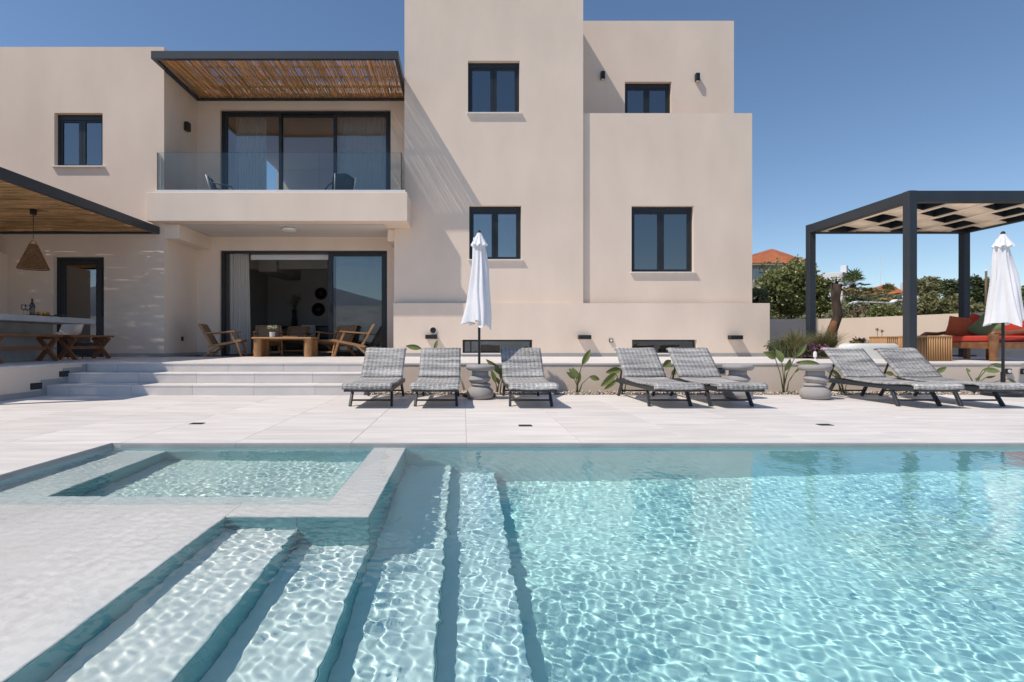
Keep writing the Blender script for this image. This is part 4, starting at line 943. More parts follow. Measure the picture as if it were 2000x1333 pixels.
# pendant lamp
pn = thing('pendant_lamp', 'conical woven pendant lamp hanging from the reed roof', 'pendant lamp', (PX(65, 9.5), 9.5, PZ(525, 9.5)))
zt_ = 3.27 - PZ(525, 9.5); MB().tube([(0, 0, .52), (0, 0, zt_)], .006, 6).build('cord', 'black_metal', pn); MB().lathe([(.05, zt_ - .1), (.055, zt_ - .02), (.05, zt_)], 16).build('ceiling_rose', 'black_metal', pn, 40)
pts = []
for z in np.linspace(0, .44, 17):                                         # woven rings and uprights with gaps
    r = .235 - .175 * z / .44; MB_ = None; pts.append((r, z))
shm = MB()
for r, z in pts: shm.tube([(r * math.cos(a), r * math.sin(a), z) for a in np.linspace(0, 2 * math.pi, 37)], .0115, 5, False)
stuff(shm.build('shade_weave', 'shade_weave', pn, True))
sw = MB()
for k in range(26): a = k * 2 * math.pi / 26; sw.tube([(.237 * math.cos(a), .237 * math.sin(a), 0), (.061 * math.cos(a), .061 * math.sin(a), .44)], .006, 4)
stuff(sw.build('shade_ribs', 'shade_weave', pn, True))
for s in (-1, 1): MB().tube([(s * .055, 0, .43), (s * .05, 0, .49), (0, 0, .545)], .008, 6).build('hanger', 'shade_weave', pn, True)
# plant seen behind the glazed door
pot_h = .3
bunch('potted_plant', 'dark leafy potted plant inside the glazed door', 'potted plant', (PX(155, 12.6), 12.6, TZ + .5), MB().lathe([(.1, -.5), (.14, -.45), (.16, .3), (.14, .3), (.12, 0)], 20), 46, 'leaf_dark', None, 12, .5, .28)

# ================================================================== balcony chairs
def balcony_chair(loc, rz, label):
    t = thing('wicker_chair', label, 'chair', loc, rz, 'blue wicker balcony chairs')
    G = [[((-.24 - .14 * u) + .09 * (1 - abs(v)) * -1 + .09, v * (.22 + .05 * math.sin(u * 2.2)), .42 + .52 * u - .07 * v * v * u) for v in np.linspace(-1, 1, 9)] for u in np.linspace(0, 1, 9)]
    MB().slab(G, .02).build('backrest', 'blue_wicker', t, True)
    MB().slab([[(.24 - .5 * u, v * .25, .43 - .01 * math.sin(math.pi * u)) for v in np.linspace(1, -1, 5)] for u in np.linspace(0, 1, 6)], .03).build('seat', 'blue_wicker', t, True)
    for s in (-1, 1):
        MB().tube([(-.28, s * .24, .74), (-.05, s * .28, .70), (.18, s * .28, .66), (.24, s * .26, .55), (.22, s * .24, .42)], .016, 8).build('armrest', 'blue_wicker', t, True)
        MB().tube([(.21, s * .22, .42), (.25, s * .24, 0)], .014, 8).build('leg', 'blue_wicker', t, True); MB().tube([(-.22, s * .2, .42), (-.28, s * .23, 0)], .014, 8).build('leg', 'blue_wicker', t, True)
        MB().tube([(-.24, s * .215, .43), (-.37, s * .255, .9)], .012, 6).build('back_post', 'lamp_white', t, True)
balcony_chair((PX(440, 12.1), 12.1, 3.751), R(15), 'blue wicker chair on the left of the balcony')
balcony_chair((PX(663, 12.1), 12.1, 3.751), R(125), 'blue wicker chair on the right of the balcony, seen from behind')

# ================================================================== seating under the right pergola
sf = thing('garden_sofa', 'carved wooden sofa with red seat cushion under the right pergola', 'sofa', (9.8, 9.75, TZ))
SX_, SB, SY0, SY1 = 9.37, 10.28, 9.02, 10.5
MB().box(SX_, SX_ + .06, SY0 + .13, SY1 - .13, TZ + .22, TZ + .335, .008).build('seat_rail', 'sofa_wood', sf, world=True)
for yy in (SY0 + .03, SY1 - .10): MB().box(SX_ + .07, SB, yy, yy + .06, TZ + .22, TZ + .335, .008).build('seat_rail', 'sofa_wood', sf, world=True)
MB().box(SX_ + .062, SB - .06, SY0 + .09, SY1 - .1, TZ + .30, TZ + .336, .004).build('seat_board', 'sofa_wood', sf, world=True)
for yy in (SY0 + .06, SY1 - .06):
    MB().lathe([(.055, 0), (.06, .02), (.058, .1), (.066, .2), (.07, .42), (.078, .45), (.07, .475)], 18, c=(SX_ + .035, yy, TZ)).build('leg', 'sofa_wood', sf, 40, world=True)
    MB().box(SB - .06, SB + .03, yy - .04, yy + .04, TZ, TZ + .62, .01).build('leg', 'sofa_wood', sf, world=True)
    MB().tube([(SX_ - .03, yy, TZ + .46), (SX_ + .06, yy, TZ + .505), (SX_ + .3, yy, TZ + .505), (SX_ + .6, yy, TZ + .55), (SB, yy, TZ + .63)], [.03, .042, .034, .034, .042], 10).build('armrest', 'sofa_wood', sf, True, world=True)
MB().box(SB - .03, SB + .03, SY0 + .11, SY1 - .11, TZ + .38, TZ + .78, .012).build('backrest', 'sofa_wood', sf, world=True)
MB().box(SX_ + .62, SX_ + .70, 9.72, 9.80, TZ, TZ + .219, .008).build('leg', 'sofa_wood', sf, world=True)
def puffy(name, label, mat, loc, size, rot, cat='cushion', group=None):
    bm = bmesh.new(); bmesh.ops.create_grid(bm, x_segments=14, y_segments=14, size=1); 
    top = [Vector(v.co) for v in bm.verts]; fs = [[v.index for v in f.verts] for f in bm.faces]; bm.free()
    m = MB(); sx, sy, sz = size; n = len(top)
    def th(p): return max(0, (1 - abs(p.x) ** 2.6) * (1 - abs(p.y) ** 2.6)) ** .5
    pinch = lambda p: 1 - .06 * (1 - abs(p.x)) * abs(p.y) ** 3 - .06 * (1 - abs(p.y)) * abs(p.x) ** 3
    A = [(p.x * sx / 2 * pinch(p), p.y * sy / 2 * pinch(p), th(p) * sz / 2) for p in top]; B = [(a[0], a[1], -a[2]) for a in A]
    m.add(A, fs); m.add(B, [f[::-1] for f in fs])
    o = tag(m.build(name, mat, None, True), label, cat, group); o.location = loc; o.rotation_euler = rot; return o
tag(MB().box(SX_ + .005, SB - .07, SY0 + .135, SY1 - .135, TZ + .337, TZ + .455, .03).build('seat_cushion', 'red_fabric'), 'flat red seat cushion on the carved wooden sofa', 'cushion')
puffy('pillow', 'orange square pillow leaning at the far end of the sofa', 'orange_fabric', (9.93, 10.22, TZ + .64), (.42, .40, .16), (R(80), R(10), R(-55)), group='pillows on the garden sofa')
puffy('pillow', 'bright red pillow between the orange and green pillows', 'red_fabric', (10.08, 10.0, TZ + .65), (.46, .42, .16), (R(78), R(18), R(-75)), group='pillows on the garden sofa')
puffy('pillow', 'olive green pillow in the middle of the sofa', 'green_fabric', (9.93, 9.72, TZ + .61), (.46, .40, .17), (R(70), R(35), R(-80)), group='pillows on the garden sofa')
puffy('pillow', 'red pillow at the near end of the sofa behind the umbrella', 'red_fabric', (10.08, 9.35, TZ + .65), (.46, .42, .16), (R(78), R(-12), R(-85)), group='pillows on the garden sofa')
def cube_table(x0, x1, y0, y1, label):
    t = thing('slatted_table', label, 'side table', ((x0 + x1) / 2, (y0 + y1) / 2, TZ), 0, 'cube tables of bamboo slats'); h = .455; w_, d_ = (x1 - x0) / 2, (y1 - y0) / 2
    MB().box(-w_, w_, -d_, d_, h - .035, h, .006).build('top', 'slat_wood', t); MB().box(-w_ + .03, w_ - .03, -d_ + .03, d_ - .03, .02, h - .036).build('shade_core', 'dark_wood', t)  # dark inner block stands in for the shade between the slats
    n = 13
    for k in range(n):
        a = -w_ + .015 + (2 * w_ - .03) * k / (n - 1)
        for s in (-1, 1): MB().tube([(a, s * (d_ - .014), .0), (a, s * (d_ - .014), h - .036)], .0145, 8).build('slat', 'slat_wood', t, True)
    for k in range(1, n - 1):
        a = -d_ + .015 + (2 * d_ - .03) * k / (n - 1)
        for s in (-1, 1): MB().tube([(s * (w_ - .014), a, .0), (s * (w_ - .014), a, h - .036)], .0145, 8).build('slat', 'slat_wood', t, True)
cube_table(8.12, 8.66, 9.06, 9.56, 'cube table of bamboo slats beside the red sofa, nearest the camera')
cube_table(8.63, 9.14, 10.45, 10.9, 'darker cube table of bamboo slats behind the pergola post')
wb = thing('fluted_bench', 'low white fluted bench with rounded end beyond the loungers', 'bench', (8.15, 10.3, TZ))
def flute(w_, d_, h, r):
    m = MB(); out = []
    for k in range(120):
        a = 2 * math.pi * k / 120; c, s = math.cos(a), math.sin(a); q = (abs(c) ** 3.2 + abs(s) ** 3.2) ** (-1 / 3.2); out.append((c * q, s * q, k))
    prof = [(0, 1), (.02, 1), (.72, 1), (.90, .955), (1, .84)]
    vs_ = [(x * w_ * f * (1 - .010 * (k % 2)), y * d_ * f * (1 - .022 * (k % 2)), h * z) for z, f in prof for x, y, k in out]
    fs = [(i * 120 + k, i * 120 + (k + 1) % 120, (i + 1) * 120 + (k + 1) % 120, (i + 1) * 120 + k) for i in range(4) for k in range(120)] + [tuple(480 + k for k in range(120))]
    return m.add(vs_, fs)
flute(.56, .2, .31, .1).build('body', 'white_flute', wb, 35)
pl_ = thing('path_lamp', 'small white bollard lamp at the foot of the rear pergola post', 'lamp', (PX(1592, 9.7), 9.7, TZ))
MB().lathe([(.03, 0), (.03, .01), (.012, .012), (.012, .05)], 14).build('base', 'lamp_white', pl_, 40); MB().lathe([(.012, .05), (.03, .055), (.032, .12), (.026, .15), (.005, .165)], 16).build('head', 'lamp_white', pl_, 40)

# ================================================================== planting
def quads_to_obj(name, V, mat, parent=None):                              # V (n,4,3)
    n = len(V); return fastmesh(name, V.reshape(-1, 3), np.arange(4 * n).reshape(n, 4), mat, parent)
def leaf_quads(c, rg, size, asp=.45, up=.3):
    n = len(c); d = rg.normal(size=(n, 3)); d[:, 2] = d[:, 2] * .6 + up; d /= np.linalg.norm(d, axis=1)[:, None]
    r = rg.normal(size=(n, 3)); s = np.cross(d, r); s /= np.linalg.norm(s, axis=1)[:, None]; L = size * rg.uniform(.6, 1.3, (n, 1))
    return np.stack([c, c + d * L * .5 + s * L * asp * .5, c + d * L, c + d * L * .5 - s * L * asp * .5], 1)
def crown_points(rg, n, rad, clumps, cr):
    a = rg.normal(size=(clumps, 3)); a /= np.linalg.norm(a, axis=1)[:, None]; cc = a * (rg.uniform(.45, 1, (clumps, 1)) ** .6) * np.array(rad)
    cc[:, 2] = np.where(cc[:, 2] < 0, cc[:, 2] * .85, cc[:, 2]); w_ = rg.integers(0, clumps, n); k = rg.uniform(.6, 1.4, clumps)[w_][:, None]
    o = rg.normal(size=(n, 3)); o /= np.linalg.norm(o, axis=1)[:, None]; return cc[w_] + o * (rg.uniform(0, 1, (n, 1)) ** .45) * cr * k, cc
def tree(name, label, loc, h, rad, mat, n, leaf, clumps, seed, trunk_r=.1, group='trees on the slope behind the garden wall', cat='tree', asp=.45):
    rg = np.random.default_rng(seed); t = thing(name, label, cat, loc, 0, group); base = h - rad[2]
    pts, cc = crown_points(rg, n, tuple(.76 * q for q in rad), clumps, min(rad) * .34); pts[:, 2] += base
    pts = pts[pts[:, 2] > .05]
    stuff(quads_to_obj('crown', leaf_quads(pts, rg, leaf, asp), mat, t))
    m = MB(); m.tube([(0, 0, -.4), (rg.normal() * .05, rg.normal() * .05, base * .5), (0, 0, base), (.05, 0, base + rad[2] * .4)], [trunk_r * 1.3, trunk_r, trunk_r * .8, trunk_r * .3], 9)
    m.build('trunk', 'bark', t, True)
    for k in range(min(12, clumps)):
        c = cc[k] * .8; MB().tube([(0, 0, base * .8), (c[0] * .4, c[1] * .4, base + c[2] * .3), (c[0], c[1], base + c[2])], [trunk_r * .5, trunk_r * .3, trunk_r * .1], 6).build('branch', 'bark', t, True)
    return t
def gz(y): return float(np.interp(y, [0, 15.2, 17, 25, 40, 60, 90], [-2, -2, 1.1, 1.9, 3.2, 5.0, 6.2]))
def tree_px(name, label, x0, x1, ytop, ybot, d, mat, n, leaf, clumps, seed, **k):
    cx = PX((x0 + x1) / 2, d); z0 = gz(d) - .1; zt = PZ(ytop, d); w_ = (x1 - x0) / 2 * d / F; zb = PZ(ybot, d); rz_ = max((zt - zb) / 2, .3)
    return tree(name, label, (cx, d, z0), zt - z0 - .0, (w_, w_ * .9, rz_), mat, n, leaf, clumps, seed, **k)
G1 = 'trees and shrubs behind the garden wall'
tree_px('carob_tree', 'big bushy light green tree beside the right corner of the villa', 1478, 1610, 500, 640, 19.5, 'leaf_broad', 15000, .15, 90, 31, trunk_r=.13, group=G1)
tree_px('carob_tree', 'narrow upright leafy shoot of green tree beside the pergola post', 1585, 1625, 517, 640, 18.6, 'leaf_broad', 3800, .13, 34, 32, trunk_r=.06, group=G1)
tree_px('shrub', 'olive green shrub squeezed between the villa corner and the big bush', 1455, 1500, 545, 640, 18.0, 'leaf_olive', 3500, .11, 30, 33, trunk_r=.05, group=G1, cat='shrub')
tree_px('shrub', 'dry pinkish brush above the garden wall right of the leaning trunk', 1640, 1735, 598, 640, 22, 'leaf_dry', 5200, .10, 50, 34, trunk_r=.04, group=G1, cat='shrub')
tree_px('shrub', 'dark green shrub just right of the leaning trunk', 1636, 1695, 600, 640, 24, 'leaf_dark', 4800, .12, 40, 35, trunk_r=.04, group=G1, cat='shrub')
tree_px('shrub', 'round dark green shrub left of the front pergola post', 1690, 1775, 594, 640, 20, 'leaf_broad', 5200, .12, 44, 36, trunk_r=.04, group=G1, cat='shrub')
tree_px('shrub', 'pale olive shrub right of the front pergola post', 1785, 1850, 566, 640, 19, 'leaf_shrub', 6000, .11, 52, 37, trunk_r=.05, group=G1, cat='shrub')
tree_px('shrub', 'pale olive shrub in front of the rear pergola post', 1835, 1905, 572, 640, 18.5, 'leaf_shrub', 6000, .11, 52, 38, trunk_r=.05, group=G1, cat='shrub')
tree_px('shrub', 'low yellowish shrub left of the right umbrella', 1890, 1945, 592, 640, 17.5, 'leaf_shrub', 3600, .10, 34, 39, trunk_r=.04, group=G1, cat='shrub')
tree_px('pine_tree', 'rounded pine tree framed between the two right pergola posts', 1778, 1842, 536, 585, 34, 'leaf_olive', 5200, .20, 42, 40, trunk_r=.16, group=G1)
tree_px('dark_tree', 'dark evergreen tree just left of the rear pergola post', 1842, 1882, 538, 605, 27, 'leaf_dark', 4600, .16, 40, 41, trunk_r=.12, group=G1)
tree_px('dark_tree', 'dark evergreen tree between rear pergola post and right umbrella', 1884, 1938, 530, 610, 25, 'leaf_dark', 5600, .16, 46, 42, trunk_r=.12, group=G1)
tree_px('dark_tree', 'dark evergreen tree at the right picture edge behind the umbrella', 1965, 2040, 558, 640, 22, 'leaf_broad', 5600, .15, 46, 43, trunk_r=.1, group=G1)
tree_px('shrub', 'small distant green bush between the palm trees', 1655, 1690, 576, 600, 42, 'leaf_dark', 2200, .2, 20, 44, trunk_r=.05, group=G1, cat='shrub')
tree_px('shrub', 'green bush in front of the small red roofed house', 1690, 1775, 574, 612, 46, 'leaf_broad', 5200, .22, 40, 45, trunk_r=.06, group=G1, cat='shrub')
def scrub():
    rg = np.random.default_rng(77); n = 26000; y = 17.2 + 45 * rg.random(n) ** 1.6; x = (rg.uniform(560, 1250, n)) * y / F
    z = np.interp(y, [15.2, 17, 25, 40, 60, 90], [-2, 1.1, 1.9, 3.2, 5.0, 6.2]) + rg.random(n) ** 2 * (.25 + .012 * y)
    c = np.stack([x, y, z], -1); q = leaf_quads(c, rg, 1, .5, .5); L = (.05 + .004 * y)[:, None, None]; q = c[:, None] + (q - c[:, None]) * L
    o = quads_to_obj('undergrowth', q, 'leaf_shrub'); stuff(o); tag(o, 'low scrubby undergrowth covering the slope behind the garden wall', 'undergrowth')
scrub()
# leaning pruned trunk in the bed
tk = thing('pruned_tree', 'leaning brown tree trunk with cut top in the garden bed', 'tree', (PX(1626, 13), 13, .45))
a_, b_ = P(1622, 672, 13), P(1633, 556, 13); o_ = Vector((PX(1626, 13), 13, .45))
MB().tube([a_ - o_, P(1626, 645, 13) - o_, P(1637, 615, 13) - o_, P(1632, 585, 13) - o_, b_ - o_], [.14, .11, .105, .095, .13], 12).build('trunk', 'bark', tk, True)
MB().tube([P(1619, 670, 12.93) - o_, P(1626, 640, 12.9) - o_, P(1630, 628, 12.9) - o_], [.11, .10, .06], 10).build('peeled_bark', 'bark_cut', tk, True)
for x, y in ((1621, 551), (1640, 546), (1647, 558), (1633, 540), (1655, 575)): MB().tube([b_ - o_ + Vector((0, 0, -.05)), (b_ + P(x, y, 13)) / 2 - o_, P(x, y, 12.9) - o_], [.04, .02, .008], 6).build('branch', 'bark', tk, True)
rg = np.random.default_rng(5); pc = np.concatenate([np.array(P(x, y, 12.95) - o_) + rg.normal(0, .07, (60, 3)) for x, y in ((1640, 548), (1650, 562), (1655, 578))]); stuff(quads_to_obj('foliage', leaf_quads(pc, rg, .06), 'leaf_dark', tk))
# palms
def palm(label, x, ytop, ybase, d, seed, n=17, dry=14, L=1.5):
    z0 = gz(d) - .2; zt = PZ(ytop, d); cx = PX(x, d); rg = random.Random(seed); t = thing('palm_tree', label, 'palm tree', (cx, d, z0), 0, 'fan palms near the white house'); H = zt - z0
    MB().tube([(0, 0, -.3), (.03, 0, H * .5), (0, 0, H)], [.26, .2, .24], 10).build('trunk', 'bark', t, True)
    for nm, mat, cnt, lo, hi, LL in (('crown', 'leaf_palm', n, -.1, 1.35, L), ('dead_fronds', 'leaf_palm_dry', dry, -1.15, -.3, L * .9)):
        m = MB()
        for k in range(cnt):
            a = rg.uniform(0, 6.28); e = rg.uniform(lo, hi); dv = Vector((math.cos(a) * math.cos(e), math.sin(a) * math.cos(e), math.sin(e))); s = dv.cross(Vector((0, 0, 1))); s = s.normalized() if s.length > .01 else Vector((1, 0, 0)); u = s.cross(dv)
            l1 = LL * rg.uniform(.4, .55); hub = Vector((0, 0, H)) + dv * l1; m.tube([(0, 0, H), hub], .018, 4)
            for q in range(11):
                b = (q / 10 - .5) * 3.0; fd = (dv * math.cos(b) + s * math.sin(b)).normalized(); tip = hub + fd * LL * .5 * rg.uniform(.8, 1.1) - Vector((0, 0, .12 * LL * rg.random())); w_ = (u * .3 + fd.cross(u)).normalized() * .035 * LL
                mid = (hub * .45 + tip * .55); m.add([hub, mid + w_, tip, mid - w_], [(0, 1, 2, 3)])
        m.build(nm, mat, t)['kind'] = 'stuff'
palm('tall fan palm with dry skirt in front of the white house', 1666, 556, 592, 44, 3, L=1.5)
palm('fan palm with yellow skirt in front of the small red roof', 1730, 578, 592, 43, 4, L=1.25)
palm('small green fan palm between the other two palms', 1693, 578, 592, 47, 6, n=20, dry=8, L=1.0)
# strelitzia clumps in the pebble strip: (stem end, leaf tip) in photo pixels at the strip's depth
def strelitzia(label, bx, leaves, d=8.08, extra=0, seed=0):
    rg = random.Random(seed + 100); base = Vector((PX(bx, d), d, -.02)); t = thing('bird_of_paradise', label, 'plant', base, 0, 'young bird of paradise plants along the low wall')
    for k, (sx, sy, tx, ty, wd) in enumerate(leaves):
        dd = d + rg.uniform(-.10, .10); se = P(sx, sy, dd) - base; tip = P(tx, ty, dd + rg.uniform(-.12, .05)) - base; b0 = Vector((rg.uniform(-.03, .03), rg.uniform(-.03, .03), 0))
        mid = b0 * .5 + se * .5 + Vector((-(se.x) * .16, 0, .03)); MB().tube([b0, mid, se, se * .85 + tip * .15], [.011, .008, .006, .004], 7).build('stem', 'strelitzia_stem', t, True)
        ax = tip - se; L = ax.length; axn = ax.normalized(); sd = axn.cross(Vector((.15, -1, .1))).normalized(); up = sd.cross(axn); G = []
        w_ = wd * d / F
        for i in range(13):
            u = i / 12; hw = w_ * (math.sin(math.pi * min(1, u * .97 + .03)) ** .75) * (1 - .25 * u); c = se + ax * u + up * (-.10 * L * u * u) ; fold = .35 * hw
            G.append([c - sd * hw + up * fold, c - sd * hw * .5 + up * fold * .4, c, c + sd * hw * .5 + up * fold * .4, c + sd * hw + up * fold])
        MB().grid(G).build('leaf', 'strelitzia', t, True)
strelitzia('bird of paradise plant right of the left umbrella table', 973, [(985, 735, 950, 702, 7), (978, 740, 982, 712, 6), (968, 748, 960, 722, 5), (975, 750, 970, 738, 4)], 8.0, seed=1)
strelitzia('bird of paradise plant with upright leaf between third and fourth loungers', 1128, [(1137, 712, 1154, 683, 7), (1122, 740, 1107, 727, 5), (1125, 738, 1112, 720, 6), (1131, 742, 1118, 718, 6), (1152, 736, 1172, 742, 6), (1130, 748, 1133, 726, 4)], seed=2)
strelitzia('bird of paradise plant half hidden behind the fourth lounger', 1215, [(1212, 722, 1184, 728, 8), (1202, 730, 1175, 755, 8), (1205, 742, 1180, 762, 5), (1230, 735, 1212, 720, 5)], seed=3)
strelitzia('bird of paradise plant showing between the two middle loungers', 1300, [(1295, 716, 1312, 704, 8), (1312, 732, 1322, 722, 6), (1290, 742, 1282, 728, 5)], seed=4)
strelitzia('tall bird of paradise plant left of the free standing stone table', 1531, [(1514, 700, 1493, 688, 8), (1527, 708, 1517, 683, 9), (1553, 697, 1578, 672, 6), (1533, 724, 1545, 702, 7), (1552, 728, 1566, 716, 3)], seed=5)
strelitzia('bird of paradise plant behind the left lounger of the right pair', 1648, [(1630, 735, 1645, 742, 7), (1640, 735, 1618, 720, 5), (1600, 712, 1555, 708, 7), (1655, 748, 1668, 736, 4), (1642, 750, 1638, 735, 4)], seed=6)
strelitzia('bird of paradise plant peeking between the right pair of loungers', 1772, [(1745, 732, 1728, 728, 5), (1827, 727, 1850, 718, 6), (1765, 745, 1752, 735, 4)], seed=7)
strelitzia('bird of paradise plant with drooping leaf beside the right umbrella base', 1900, [(1890, 728, 1889, 719, 6), (1920, 722, 1955, 726, 6), (1935, 712, 1968, 717, 5), (1912, 738, 1905, 742, 5), (1970, 740, 1992, 757, 4), (1925, 738, 1945, 735, 3)], seed=8)
strelitzia('bird of paradise plant with flat leaf behind the first two loungers', 838, [(822, 681, 792, 676, 6), (848, 684, 855, 664, 4)], seed=9)
# grasses and flowers in the strip beside the rear pergola post
def grass(label, x, y, d, h, n, mat, seed, spread=.5, group='grass clumps by the garden pergola', nm='ornamental_grass'):
    rg = np.random.default_rng(seed); b = P(x, y, d); b.z = .49; t = thing(nm, label, 'grass', b, 0, group)
    a = rg.uniform(0, 6.28, n); lean = rg.uniform(.05, 1, n) ** .8 * spread; L = h * rg.uniform(.6, 1.1, n); o = rg.normal(0, .05, (n, 2)); Q = []
    dx, dy = np.cos(a), np.sin(a); px_, py_ = -dy, dx; prev = np.stack([o[:, 0], o[:, 1], np.zeros(n)], -1); w0 = .006
    for i, u in enumerate((.35, .7, 1.0)):
        cur = np.stack([o[:, 0] + dx * lean * u ** 1.7 * L, o[:, 1] + dy * lean * u ** 1.7 * L, L * (u - .35 * lean * u ** 2.2)], -1); w1 = .006 * (1 - u) + .001; pv = np.stack([px_, py_, 0 * px_], -1)
        Q.append(np.stack([prev - pv * w0, prev + pv * w0, cur + pv * w1, cur - pv * w1], 1)); prev = cur; w0 = w1
    stuff(quads_to_obj('blades', np.concatenate(Q), mat, t)); MB().lathe([(.005, .02), (.05, .015), (.06, 0), (.005, 0)], 10).build('root_crown', 'soil', t); return t
grass('feathery tan grass clump left of the rear pergola post', 1552, 690, 10.6, .62, 800, 'grass_blade', 1, .9)
grass('feathery tan grass clump right of the rear pergola post', 1612, 690, 10.9, .66, 800, 'grass_blade', 2, .9)
grass('smaller green grass clump beside the villa plinth end', 1527, 690, 10.7, .42, 450, 'leaf_dark', 3, .8)
grass('dry straw grass behind the white fluted bench', 1712, 690, 12.2, .42, 500, 'leaf_palm_dry', 4, .9)
grass('straw coloured grass left of the dark slatted table', 1690, 690, 12.4, .40, 400, 'leaf_palm_dry', 6, 1.0)
tree('shrub', 'dark spiky shrub in the shade beside the plinth end', (PX(1518, 11.2), 11.2, .48), .42, (.2, .2, .22), 'leaf_dark', 900, .06, 16, 50, trunk_r=.015, group='small plants in the bed', cat='shrub')
tree('succulent', 'round yellow-green succulent behind the white bench', (PX(1680, 12.0), 12.0, .48), .42, (.22, .2, .2), 'leaf_palm_dry', 700, .10, 14, 51, trunk_r=.02, group='small plants in the bed', cat='plant')
for x, d, sd, lb in ((1603, 10.5, 52, 'pink flowering plant right of the rear pergola post'), (1576, 10.5, 53, 'pink flowering plant left of the rear pergola post')):
    t = tree('flowering_plant', lb, (PX(x, d), d, .48), .26, (.13, .13, .12), 'leaf_dark', 420, .045, 12, sd, trunk_r=.01, group='small plants in the bed', cat='plant')
    rg = np.random.default_rng(sd); pts, _ = crown_points(rg, 220, (.14, .14, .12), 14, .04); pts[:, 2] += .16; stuff(quads_to_obj('blossom', leaf_quads(pts, rg, .035, .9), 'flower_pink', t))
for x, yt, sd in ((1713, 644, 1), (1722, 647, 2)):
    d = 13.0; t = thing('seed_head', ('left' if sd == 1 else 'right') + ' of two thin dry seed heads before the garden wall', 'plant', (PX(x, d), d, .48), 0, 'dry seed heads'); zt = PZ(yt, d) - .48
    MB().tube([(0, 0, 0), (.01, 0, zt)], .006, 5).build('stem', 'leaf_dry', t); rg = np.random.default_rng(sd); q = leaf_quads(rg.normal(0, .018, (60, 3)) + (0.01, 0, zt), rg, .03); stuff(quads_to_obj('head', q, 'leaf_dry', t))

# ================================================================== houses and poles on the slope
def hip_house(label, x0, x1, yeave, yapex, xapex, d, dep, wallmat, seed, zbase):
    X0, X1 = PX(x0, d), PX(x1, d); ze, za = PZ(yeave, d), PZ(yapex, d + dep / 2); xa = PX(xapex, d + dep / 2); t = thing('house', label, 'house', ((X0 + X1) / 2, d + dep / 2, zbase), 0, 'red roofed houses on the slope')
    ov = .4
    MB().box(X0 + ov, X1 - ov, d + ov, d + dep - ov, zbase - .5, ze - .02).build('wall', wallmat, t, world=True)
    MB().box(X0, X1, d, d + dep, ze - .14, ze - .015).build('eaves', 'house_beige', t, world=True)
    A = Vector((xa, d + dep / 2, za)); C = [Vector((X0, d, ze)), Vector((X1, d, ze)), Vector((X1, d + dep, ze)), Vector((X0, d + dep, ze))]
    for k in range(4):
        a, b = C[k], C[(k + 1) % 4]; L = (b - a).length; n = max(6, int(L / .3)); rows = 14; m = MB(); nn = (b - a).cross(A - a).normalized(); nn = nn if nn.z > 0 else -nn
        m.add([a, b, A], [(0, 1, 2)])
        for i in range(n * 2):
            u0, u1 = i / (n * 2), (i + 1) / (n * 2); h = .05 if i % 2 else 0
            for r in range(rows):
                v0, v1 = r / rows, (r + 1) / rows; q = lambda u, v, e: (a + (b - a) * u) * (1 - v) + A * v + nn * (h + e)
                m.add([q(u0, v0, .03), q(u1, v0, .03), q(u1, v1, 0), q(u0, v1, 0)], [(0, 1, 2, 3)])
        m.build('roof_slope', 'roof_tile', t, world=True)['kind'] = 'stuff'
    return t
h1 = hip_house('distant house with orange tiled hip roof beside the villa corner', 1425, 1592, 515, 487, 1508, 45, 9, 'house_beige', 1, 3.5)
for x in (1482, 1530, 1565):
    w_ = MB().box(PX(x - 9, 45.3), PX(x + 9, 45.3), 45.36, 45.4, PZ(552, 45.3), PZ(526, 45.3)).build('window', 'blind', h1, world=True)
    MB().box(PX(x - 8, 45.3), PX(x + 8, 45.3), 45.34, 45.36, PZ(551, 45.3), PZ(527, 45.3)).build('pane', 'window_glass', w_, world=True)
h2 = hip_house('small distant house with orange tiled roof behind the palms', 1697, 1772, 575, 554, 1738, 72, 6, 'house_beige', 2, 5.5)
MB().box(PX(1765, 74), PX(1771, 74), 74, 74.6, PZ(575, 74), PZ(552, 74)).build('chimney', 'house_white', h2, world=True)
wh = thing('house', 'white cubic house with square chimney behind the palms', 'house', (*P(1650, 600, 58).xy, 4.5), 0)
cx_, cy_ = PX(1646, 58), 58.0; Rm = Matrix.Translation((cx_, cy_, 0)) @ Matrix.Rotation(R(38), 4, 'Z')
zt = PZ(531, 58); MB().box(0, 3.6, 0, 2.7, 3.5, zt, .02, Rm).build('wall', 'house_white', wh, world=True)
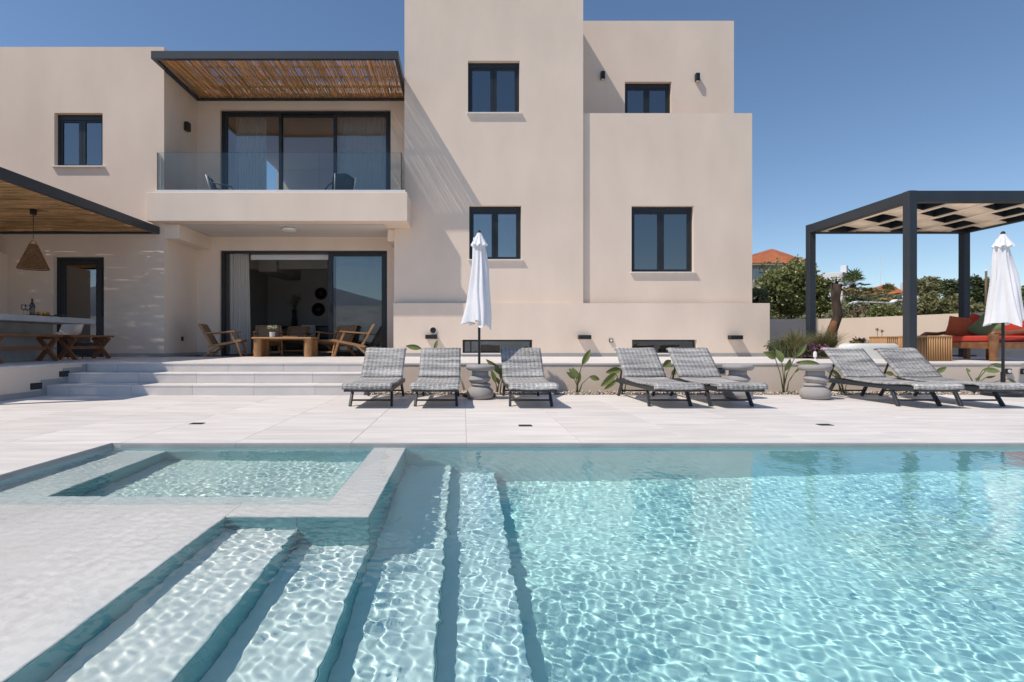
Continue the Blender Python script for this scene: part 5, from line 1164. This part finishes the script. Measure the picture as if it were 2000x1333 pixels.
MB().box(-.02, 3.62, -.6, -.01, PZ(563, 58), PZ(559, 58), .0, Rm).build('porch_roof', 'house_white', wh, world=True)
for a in (.2, 1.6, 3.1): MB().box(a, a + .25, -.55, -.3, 4.0, PZ(563, 58) - .01, 0, Rm).build('porch_column', 'house_white', wh, world=True)
MB().box(2.6, 3.2, .35, .95, zt - .02, PZ(516, 59), .02, Rm).build('chimney', 'house_white', wh, world=True)
wi = MB().box(.5, 1.2, -.03, -.005, PZ(557, 58), PZ(545, 58), 0, Rm).build('window', 'anthracite', wh, world=True); MB().box(.56, 1.14, -.04, -.03, PZ(556, 58), PZ(546, 58), 0, Rm).build('pane', 'window_glass', wi, world=True)
sw_ = thing('stone_wall', 'distant stone retaining wall with white capping below the palms', 'wall', (PX(1715, 38), 38, 3))
MB().box(PX(1664, 38), PX(1766, 38), 38, 38.4, 2.5, PZ(593, 38), .03).build('masonry', 'stone_wall', sw_, world=True)
tp = [P(1660, 594, 37.9), P(1672, 590, 37.9), P(1690, 590.5, 37.9), P(1740, 592.5, 37.9), P(1748, 587, 37.9), P(1768, 586, 37.9)]
for a, b in zip(tp, tp[1:]): MB().bar(a, b + (b - a).normalized() * .05, .5, .1).build('capping', 'house_white', sw_, world=True)
up_ = thing('utility_pole', 'thin wooden utility pole behind the right umbrella', 'pole', (PX(1926, 24), 24, 1.8)); MB().tube([(0, 0, -.2), (0, 0, PZ(530, 24) - 1.8)], [.055, .045], 10).build('shaft', 'leaf_dry', up_, True); MB().tube([(0, 0, PZ(534, 24) - 1.8), (.0, 0, PZ(526, 24) - 1.8)], .03, 8).build('insulator', 'lamp_white', up_, True)
ms_ = thing('radio_mast', 'very thin distant radio mast rising above the palms', 'mast', (PX(1720, 150), 150, 5)); MB().tube([(0, 0, -2), (0, 0, PZ(490, 150) - 5)], [.12, .05], 6).build('mast', 'lamp_white', ms_)
for a in (0, 2.1, 4.2): MB().tube([(6 * math.cos(a), 6 * math.sin(a), -1), (0, 0, PZ(520, 150) - 5)], .015, 4).build('guy_wire', 'lamp_white', ms_)
